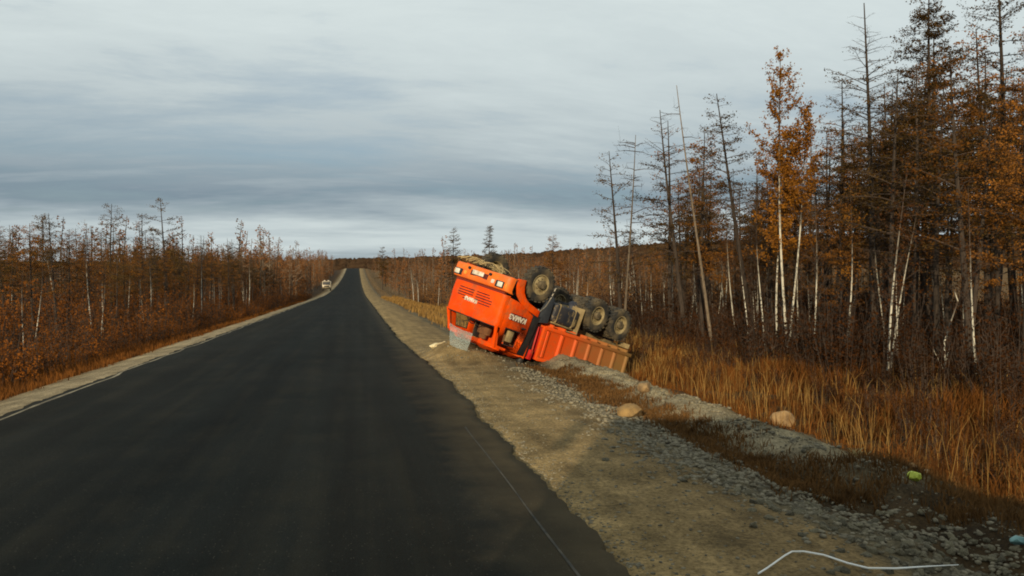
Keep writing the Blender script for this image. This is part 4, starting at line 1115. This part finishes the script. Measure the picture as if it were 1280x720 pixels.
for sgn in (1, -1):
    for k in range(7):
        yb = -0.98 - k * 0.68; w_ = 0.075
        # a rib leans with the panel and is folded to a trapezoid section
        bm = bmesh.new(); zb, zt = bz0(yb) + 0.10, bz1(yb) - 0.10; sh = -0.06 - 0.002 * k
        q = [(yb - w_, zb), (yb + w_, zb), (yb + w_ + sh, zt), (yb - w_ + sh, zt)]; q2 = [(yb - w_ * .5, zb + .03), (yb + w_ * .5, zb + .03), (yb + w_ * .5 + sh, zt - .03), (yb - w_ * .5 + sh, zt - .03)]
        a_ = [bm.verts.new((sgn * (BW - 0.002), y, z)) for y, z in q]; b_ = [bm.verts.new((sgn * (BW + 0.065), y, z)) for y, z in q2]
        bm.faces.new(b_)
        for e in range(4): bm.faces.new((a_[e], a_[(e + 1) % 4], b_[(e + 1) % 4], b_[e]))
        fin('rib', bm, bedpaint, bed, smooth=False)
    bm = bmesh.new(); prism(bm, [(-0.80, bz0(-.8) - 0.02), (-5.24, bz0(-5.2) - 0.02), (-5.24, bz0(-5.2) + 0.09), (-0.80, bz0(-.8) + 0.09)], lambda y, z: (sgn * (BW + 0.05), y, z), lambda y, z: (sgn * (BW - 0.003), y, z)); fin('bottom_rail', bm, bedpaint, bed, 0.01)
    bm = bmesh.new(); prism(bm, [(-0.88, bz1(-.9) - 0.10), (-5.08, bz1(-5.05) - 0.10), (-5.08, bz1(-5.05) + 0.01), (-0.88, bz1(-.9) + 0.01)], lambda y, z: (sgn * (BW + 0.055), y, z), lambda y, z: (sgn * (BW - 0.003), y, z)); fin('top_rail', bm, bedpaint, bed, 0.012)
    bm = bmesh.new(); prism(bm, [(-0.74, bz0(-.8)), (-0.90, bz0(-.8)), (-1.0, bz1(-.9)), (-0.84, bz1(-.9))], lambda y, z: (sgn * (BW + 0.045), y, z), lambda y, z: (sgn * (BW - 0.055), y, z)); fin('corner_post', bm, bedpaint, bed, 0.015)
for y in np.arange(-1.2, -5.1, -0.55):
    bm = bmesh.new(); box(bm, (0, y, bz0(y) - 0.055), (2.3, 0.08, 0.10)); fin('floor_bearer', bm, bedpaint, bed, 0.008)
for sgn in (1, -1):
    bm = bmesh.new(); box(bm, (sgn * 0.42, -3.1, 1.19), (0.10, 4.2, 0.13)); fin('bed_subframe', bm, mudm, truck, 0.01)
bm = bmesh.new(); tube(bm, [(0.2, -0.72, 1.1), (0.25, -0.76, 1.9)], [0.10, 0.10], 14); tube(bm, [(0.25, -0.76, 1.9), (0.28, -0.78, 2.35)], 0.07, 14); fin('hoist_cylinder', bm, red_paint, truck)
bm = bmesh.new(); box(bm, (0.98, -0.66, 2.40), (0.35, 0.12, 0.30)); tube(bm, [(1.05, -0.68, 1.5), (1.1, -0.72, 2.45)], 0.03, 8); fin('bed_bracket', bm, red_paint, truck, 0.02)
bm = bmesh.new(); box(bm, (0.95, -5.0, 1.10), (0.5, 0.05, 0.16)); fin('tail_lamp_board', bm, mudm, truck, 0.01)

# ---- things lying round the wreck
gl = bpy.data.materials.new('shattered_glass'); gl.use_nodes = True; t = gl.node_tree; p = t.nodes['Principled BSDF']
p.inputs['Base Color'].default_value = (.40, .48, .47, 1); p.inputs['Roughness'].default_value = 0.3
vo = nd(t, 'ShaderNodeTexVoronoi', feature='DISTANCE_TO_EDGE'); vo.inputs['Scale'].default_value = 14; tcn = nd(t, 'ShaderNodeTexCoord'); t.links.new(tcn.outputs['Object'], vo.inputs['Vector'])
al = ramp_n(t, vo.outputs['Distance'], [(0.0, 0.9), (0.06, 0.38)]); t.links.new(al, p.inputs['Alpha'])

# ------------------------------------------------------------------ debris, stones, litter, other vehicles
def pix_at(px, py, D): 
    p_ = CAM + (FW + RT * (px - 640) / FPX + UP * (360 - py) / FPX) * D; return Vector(p_)


def sheet(name, corners, label, cat, m, bow=0.05):
    A_, B_, C_, D_ = corners; bm = bmesh.new(); n_ = 9; gg = {}; ctr = (A_ + B_ + C_ + D_) / 4
    nrm = (B_ - A_).cross(D_ - A_).normalized(); r2 = random.Random(3)
    for i_ in range(n_):
        for j_ in range(n_):
            u, w_ = i_ / (n_ - 1), j_ / (n_ - 1)
            q = (A_ * (1 - u) + B_ * u) * (1 - w_) + (D_ * (1 - u) + C_ * u) * w_
            gg[i_, j_] = bm.verts.new(q + nrm * (bow * math.sin(math.pi * u) + 0.012 * r2.uniform(-1, 1)) - ctr)
    for i_ in range(n_ - 1):
        for j_ in range(n_ - 1): bm.faces.new((gg[i_, j_], gg[i_ + 1, j_], gg[i_ + 1, j_ + 1], gg[i_, j_ + 1]))
    bmesh.ops.solidify(bm, geom=bm.faces[:], thickness=0.01)
    o = fin(name, bm, m); o.location = ctr; return tag(o, label, cat)


b1, b2 = ground_at(562, 431), ground_at(584, 439)
sheet('windscreen_glass', (b1, b2, pix_at(591, 417, 23.0), pix_at(562, 403, 23.8)), 'loose sheet of crazed windscreen glass propped against the upturned cab', 'glass', gl)


def lump(name, loc, s, m, label, cat, seed=1, kind=None, group=None, rough=0.18, sub=3, rz=0.0, sink=0.2):
    bm = bmesh.new(); bmesh.ops.create_icosphere(bm, subdivisions=sub, radius=1.0); r2 = random.Random(seed)
    planes = [(Vector((r2.gauss(0, 1), r2.gauss(0, 1), r2.gauss(0, 1))).normalized(), r2.uniform(0.62, 0.9)) for _ in range(13)]
    for v_ in bm.verts:
        for n_, d_ in planes:
            e = v_.co.dot(n_) - d_
            if e > 0: v_.co -= n_ * e
        v_.co *= 1 + rough * 0.25 * (r2.random() - 0.5)
    for v_ in bm.verts: v_.co = Vector((v_.co.x * s[0], v_.co.y * s[1], v_.co.z * s[2]))
    o = fin(name, bm, m, angle=28); o.location = Vector(loc) + Vector((0, 0, s[2] * (1 - 2 * sink) * 0.75)); o.rotation_euler = (0, 0, rz)
    return tag(o, label, cat, group, kind)


reflection_m = mat('reflection_stand_in', (.33, .20, .07), (.15, .09, .035), rough=0.95, scale=4, bump=0.05)
tan_m = mat('tan_boulder', (.30, .19, .085), (.14, .085, .04), rough=0.95, scale=4, bump=0.05)
stone_m = mat('crushed_stone', (.17, .148, .092), (.075, .063, .038), rough=0.95, scale=9, bump=0.01, objrand=0.45)
g_ = ground_at(978, 531); lump('boulder', g_, (.31, .27, .25), tan_m, 'rounded tan boulder on the edge of the pale gravel by the grass', 'boulder', 3)
g_ = ground_at(787, 520); lump('boulder', g_, (.27, .26, .15), reflection_m, 'low yellow block standing in for a windscreen reflection on the dirt shoulder', 'boulder', 6, rz=0.5)  # a reflection in the windscreen, given solid shape as a block
g_ = ground_at(806, 488); lump('boulder', g_, (.22, .17, .15), tan_m, 'small angular tan rock on the pale gravel below the dump bed', 'boulder', 9, rz=0.8)
g_ = ground_at(543, 435); o = lump('sack', g_, (.18, .15, .12), mat('cream_sack', (.66, .58, .36), (.45, .36, .2), rough=0.9, scale=8), 'small cream bundle lying on the gravel in front of the cab', 'sack', 4, rough=0.3)
bm = bmesh.new(); a_ = ground_at(548, 432); b_ = ground_at(556, 429)
tube(bm, [Vector((0, 0, .05)), (b_ - a_) * 0.5 + Vector((0, 0, .03)), (b_ - a_) + Vector((0, 0, .05))], [.03, .025, .015], 6); o = fin('stick', bm, mat('peeled_wood', (.55, .46, .28), (.4, .3, .17), rough=0.9)); o.location = a_
tag(o, 'short pale stick lying beside the cream bundle', 'stick')
g_ = ground_at(1143, 600); lump('plastic_bag', g_, (.085, .075, .075), mat('lime_plastic', (.50, .56, .07), (.36, .42, .05), rough=0.4, scale=9), 'crumpled lime green plastic bag in the verge grass', 'bag', 8, rough=0.6)
g_ = ground_at(1141, 585); lump('stone', g_, (.06, .05, .045), tan_m, 'lone pale stone behind the lime green bag', 'stone', 12, sub=2)
g_ = ground_at(1274, 680); lump('plastic_bottle', g_, (.09, .05, .05), mat('teal_plastic', (.16, .30, .28), (.10, .2, .2), rough=0.3), 'crushed teal plastic bottle among the crushed stone', 'bottle', 14, rough=0.5)

# tangle of dry branches caught on the upturned front axle
r2 = random.Random(8); br = empty('dry_branches', tworld((-0.3, 0.95, 0.33))); tag(br, 'tangle of pale dry branches caught under the truck front, above the bumper', 'branches')
straw = mat('dry_branch_wood', (.40, .31, .15), (.24, .17, .08), rough=0.95, scale=6)
for k in range(26):
    bm = bmesh.new(); x0 = r2.uniform(-.55, .5); y0 = r2.uniform(-.35, .3); ln = r2.uniform(.5, 1.1); a0 = r2.gauss(0, .35)
    pts = []
    for q in np.linspace(0, 1, 7):
        pt = tworld((-0.3 + x0 + ln * (q - 0.5) * math.cos(a0), 0.95 + y0 + ln * (q - 0.5) * math.sin(a0), 0.36 - 0.16 * math.sin(math.pi * q) * r2.uniform(.4, 1.1) - 0.04 * r2.random())); pts.append(pt - br.location)
    tube(bm, pts, [.013, .013, .012, .011, .010, .008, .004], 5); fin('twig', bm, straw, br)

# made-up white strip on the gravel, standing in for a dashboard cable
bm = bmesh.new(); wp = [(948, 722), (958, 716), (981, 699), (990, 694), (1005, 694), (1030, 699), (1060, 709), (1085, 716), (1120, 718), (1160, 716), (1198, 715)]
W_ = [ground_at(*q) + Vector((0, 0, .03 + .03 * max(0, q[0] - 1060) / 140)) for q in wp]; o0 = W_[0].copy()
tube(bm, [q - o0 for q in W_], [.007] * 4 + [.008] * 5 + [.006, .003], 8); o = fin('cable_stand_in', bm, mat('white_plastic', (.80, .80, .76), (.70, .70, .64), rough=0.4, scale=5)); o.location = o0
tag(o, 'thin bent stand-in for a white dashboard cable, laid on the gravel shoulder', 'cable stand-in')

# pale grass tuft at the end of the pale gravel
g_ = ground_at(1072, 572); bm = bmesh.new()
for k in range(26):
    a = r2.uniform(0, 6.28); l = r2.uniform(.08, .17); d = Vector((math.cos(a) * .6, math.sin(a) * .6, 1)).normalized(); w_ = Vector((-math.sin(a), math.cos(a), 0)) * .005; b0 = Vector((r2.gauss(0, .05), r2.gauss(0, .05), 0))
    v1 = [bm.verts.new(q) for q in (b0 - w_, b0 + w_, b0 + d * l * .6 + w_ * .8, b0 + d * l + Vector((d.x, d.y, -.3)) * l * .3)]; bm.faces.new(v1)
o = fin('grass_tuft', bm, mat('straw_grass', (.46, .36, .17), (.3, .22, .1), rough=0.9, trans=0.3), smooth=False); o.location = g_; tag(o, 'single straw pale grass tuft at the tip of the pale gravel', 'grass tuft')

# broken birch snag at the edge of the right wood
x, y = at_depth(1178, 29); bs = empty('broken_birch', (x, y, float(T(x, y)))); bs.rotation_euler = (0, 0, -YAW); tag(bs, 'broken white birch snag with a forked stump among dark undergrowth', 'tree')
A2 = Acc(); A2.tube(np.array([[0, 0, -.1], [.12, 0, .8], [.1, .05, 1.5], [.35, .1, 2.2], [.62, .1, 3.0], [.85, .12, 3.6], [1.0, .1, 3.75]]), [.032, .03, .028, .025, .02, .014, .008], 6); link_mesh('trunk', A2.mesh('trunk', birch_bark, True), None, bs)
for q in ([[0.05, 0, .5], [-.3, 0, 1.2], [-.42, .02, 1.6]], [[.1, 0, .7], [.2, -.1, 1.3], [.34, -.1, 1.9]], [[.62, .1, 3.0], [.5, .1, 3.35], [.45, .1, 3.5]]):
    A2 = Acc(); A2.tube(np.array(q), [.022, .016, .006], 5); link_mesh('limb', A2.mesh('limb', birch_bark, True), None, bs)

# crushed stone: the 300 largest as pieces of the ground, the rest joined
r3 = np.random.RandomState(21); SM = []
for k in range(7):
    bm = bmesh.new(); bmesh.ops.create_icosphere(bm, subdivisions=1, radius=1.0); rq = random.Random(k)
    for v_ in bm.verts: v_.co = Vector((v_.co.x * 1.0, v_.co.y * .8, v_.co.z * .6)) * rq.uniform(.72, 1.15)
    me = bpy.data.meshes.new('stone'); bm.to_mesh(me); bm.free(); me.materials.append(stone_m); SM.append(me)
spots = []
for k in range(9000):
    y = 4.2 + 17 * r3.rand() ** 1.5; x = 4.45 + r3.randn() * np.interp(y, [4, 7, 10], [.62, .5, .42]) + .35 * float(vnoise(np.array([y * .8]), np.array([2.0]))[0]) + np.interp(y, [4, 6, 9, 20], [.75, .5, .1, .1])
    s_ = (0.013 + 0.050 * r3.rand() ** 2.6) * np.interp(y, [4, 12, 22], [1.0, .95, .8]); spots.append((x, y, s_))
for k in range(5200):    # stray pebbles on shoulder and pale bank
    y = 4.2 + 24 * r3.rand() ** 1.4; x = r3.choice([r3.uniform(2.1, 4.3), r3.uniform(5.7, 7.1), 2.05 + abs(r3.randn()) * .2]); spots.append((x, y, 0.008 + 0.018 * r3.rand() ** 2))
for k in range(2600):    # broken stone of the pale bank
    y = 8.5 + 15 * r3.rand(); x = 6.4 + r3.randn() * .38; spots.append((x, y, 0.010 + 0.045 * r3.rand() ** 2.5))
for k in range(420):     # clods and broken stone thrown up round the wreck
    y = 22.3 + r3.rand() * 4; x = 2.4 + r3.rand() * 3.4; spots.append((x, y, 0.012 + 0.05 * r3.rand() ** 3))
spots = [q for q in spots if inview(q[0], q[1], 30)]
spots.sort(key=lambda q: -q[2] / math.hypot(q[0], q[1]))
for x, y, s_ in spots[:300]:
    o = link_mesh('stone', SM[r3.randint(7)], None, ground); o.location = (x, y, float(T(x, y)) + s_ * .08); o.scale = (s_, s_, s_); o.rotation_euler = (r3.randn() * .4, r3.randn() * .4, r3.rand() * 6.28)
V = []; F_ = []; n = 0
base = []
for me in SM:
    v = np.zeros(len(me.vertices) * 3, np.float32); me.vertices.foreach_get('co', v); f = np.zeros(len(me.polygons) * 3, np.int32); me.polygons.foreach_get('vertices', f); base.append((v.reshape(-1, 3), f.reshape(-1, 3)))
for x, y, s_ in spots[300:]:
    v, f = base[r3.randint(7)]; a = r3.rand() * 6.28; ca, sa = math.cos(a), math.sin(a)
    V.append(np.stack([(v[:, 0] * ca - v[:, 1] * sa) * s_ + x, (v[:, 0] * sa + v[:, 1] * ca) * s_ + y, v[:, 2] * s_ + float(T(x, y)) + s_ * .08], 1)); F_.append(f + n); n += len(v)
st2 = mat('gravel_stones', (.21, .18, .12), (.075, .064, .042), rough=0.95, scale=14, detail=2)
o = link_mesh('crushed_stone', mesh_np('crushed_stone', np.concatenate(V), np.concatenate(F_), [st2]), None, ground); o['kind'] = 'stuff'

# ---- small cream truck coming the other way, far up the left shoulder
yv = 196.0; xv = -7.0; van = empty('oncoming_truck', (xv, yv, float(prof(yv)) - 0.02)); tag(van, 'small cream light truck far up the road on the left shoulder', 'truck')
cream = mat('cream_paint', (.36, .29, .18), (.28, .22, .13), rough=0.4, scale=2, spec=0.5)
dk = mat('dark_glass', (.05, .045, .04), rough=0.15, spec=0.6)
bm = bmesh.new(); prism(bm, [(-1.0, .75), (-1.0, 1.35), (-.75, 2.25), (.6, 2.3), (.6, .75)], lambda y, z: (1.02, y, z), lambda y, z: (-1.02, y, z)); vc = fin('cab', bm, cream, van, 0.06)
bm = bmesh.new(); prism(bm, [(-1.012, 1.42), (-.80, 2.12), (-.74, 2.12), (-.95, 1.42)], lambda y, z: (.85, y, z), lambda y, z: (-.85, y, z)); fin('windscreen', bm, dk, vc)
bm = bmesh.new(); box(bm, (0, 2.3, 1.45), (2.0, 3.2, 1.1)); fin('cargo_box', bm, cream, van, 0.04)
bm = bmesh.new(); box(bm, (0, -1.05, .62), (2.05, .18, .26)); fin('bumper', bm, hub_m, van, 0.03)
bm = bmesh.new(); box(bm, (0, -1.02, 1.05), (1.1, .06, .28)); fin('grille', bm, black_pl, van, 0.01)
for sg in (-1, 1):
    bm = bmesh.new(); box(bm, (sg * .78, -1.03, 1.05), (.30, .06, .26)); fin('headlight', bm, white_m, van, 0.03)
    bm = bmesh.new(); box(bm, (sg * .45, -.7, 2.42), (.4, .14, .18)); fin('roof_lamp', bm, white_m, van, 0.03)
    bm = bmesh.new(); box(bm, (sg * 1.18, -.85, 1.75), (.2, .08, .36)); fin('mirror', bm, black_pl, van, 0.02)
    for yy in (-.4, 2.9):
        bm = bmesh.new(); lathe_x(bm, [(.0, -.12), (.25, -.12), (.40, -.10), (.42, 0), (.40, .10), (.25, .12), (.0, .12)], (sg * .88, yy, .42), 20); wv = fin('wheel', bm, rubber, van)
        bm = bmesh.new(); lathe_x(bm, [(.0, sg * .13), (.2, sg * .13), (.22, sg * .115)], (sg * .88, yy, .42), 14); fin('rim', bm, rim_m, wv)

# ---- the lorry the picture is taken from stands behind the viewpoint; its shadow falls over the shoulder
lorry = empty('camera_lorry', (-1.12, -1.2, 0.035)); tag(lorry, 'grey lorry behind the viewpoint that throws its shadow over the shoulder', 'lorry')
gp = mat('grey_lorry_paint', (.25, .26, .27), (.2, .2, .2), rough=0.45, scale=2)
bm = bmesh.new(); prism(bm, [(0, .55), (-.02, 1.7), (-.28, 3.55), (-2.0, 3.75), (-2.0, .55)], lambda y, z: (1.24, y, z), lambda y, z: (-1.24, y, z)); lc = fin('cab', bm, gp, lorry, 0.08, 3)
bm = bmesh.new(); prism(bm, [(-.012, 1.8), (-.215, 2.9), (-.30, 2.9), (-.1, 1.8)], lambda y, z: (1.05, y, z), lambda y, z: (-1.05, y, z)); fin('windscreen', bm, dk, lc)
bm = bmesh.new(); box(bm, (0, -8.1, 2.35), (2.45, 11.8, 2.7)); fin('cargo_box', bm, gp, lorry, 0.05)
bm = bmesh.new(); box(bm, (0, -7.0, .85), (.9, 13.5, .25)); fin('chassis', bm, navy, lorry, 0.02)
bm = bmesh.new(); box(bm, (0, .0, .62), (2.4, .2, .35)); lb = fin('bumper', bm, black_pl, lorry, 0.04)
for sg in (-1, 1):
    bm = bmesh.new(); box(bm, (sg * .9, .08, .78), (.34, .06, .2)); fin('headlight', bm, lens_m, lorry, 0.03)
    bm = bmesh.new(); box(bm, (sg * 1.62, -.15, 3.2), (.22, .09, .5)); tube(bm, [(sg * 1.2, -.25, 3.3), (sg * 1.6, -.15, 3.3)], .02, 6); fin('mirror', bm, black_pl, lorry, 0.0)
    for yy in (-1.3, -10.6, -11.9):
        bm = bmesh.new(); lathe_x(bm, [(.0, -.14), (.3, -.14), (.47, -.13), (.5, 0), (.47, .13), (.3, .14), (.0, .14)], (sg * 1.05, yy, .5), 24); wv = fin('wheel', bm, rubber, lorry)
        bm = bmesh.new(); lathe_x(bm, [(.0, sg * .15), (.24, sg * .15), (.27, sg * .13)], (sg * 1.05, yy, .5), 16); fin('rim', bm, rim_m, wv)
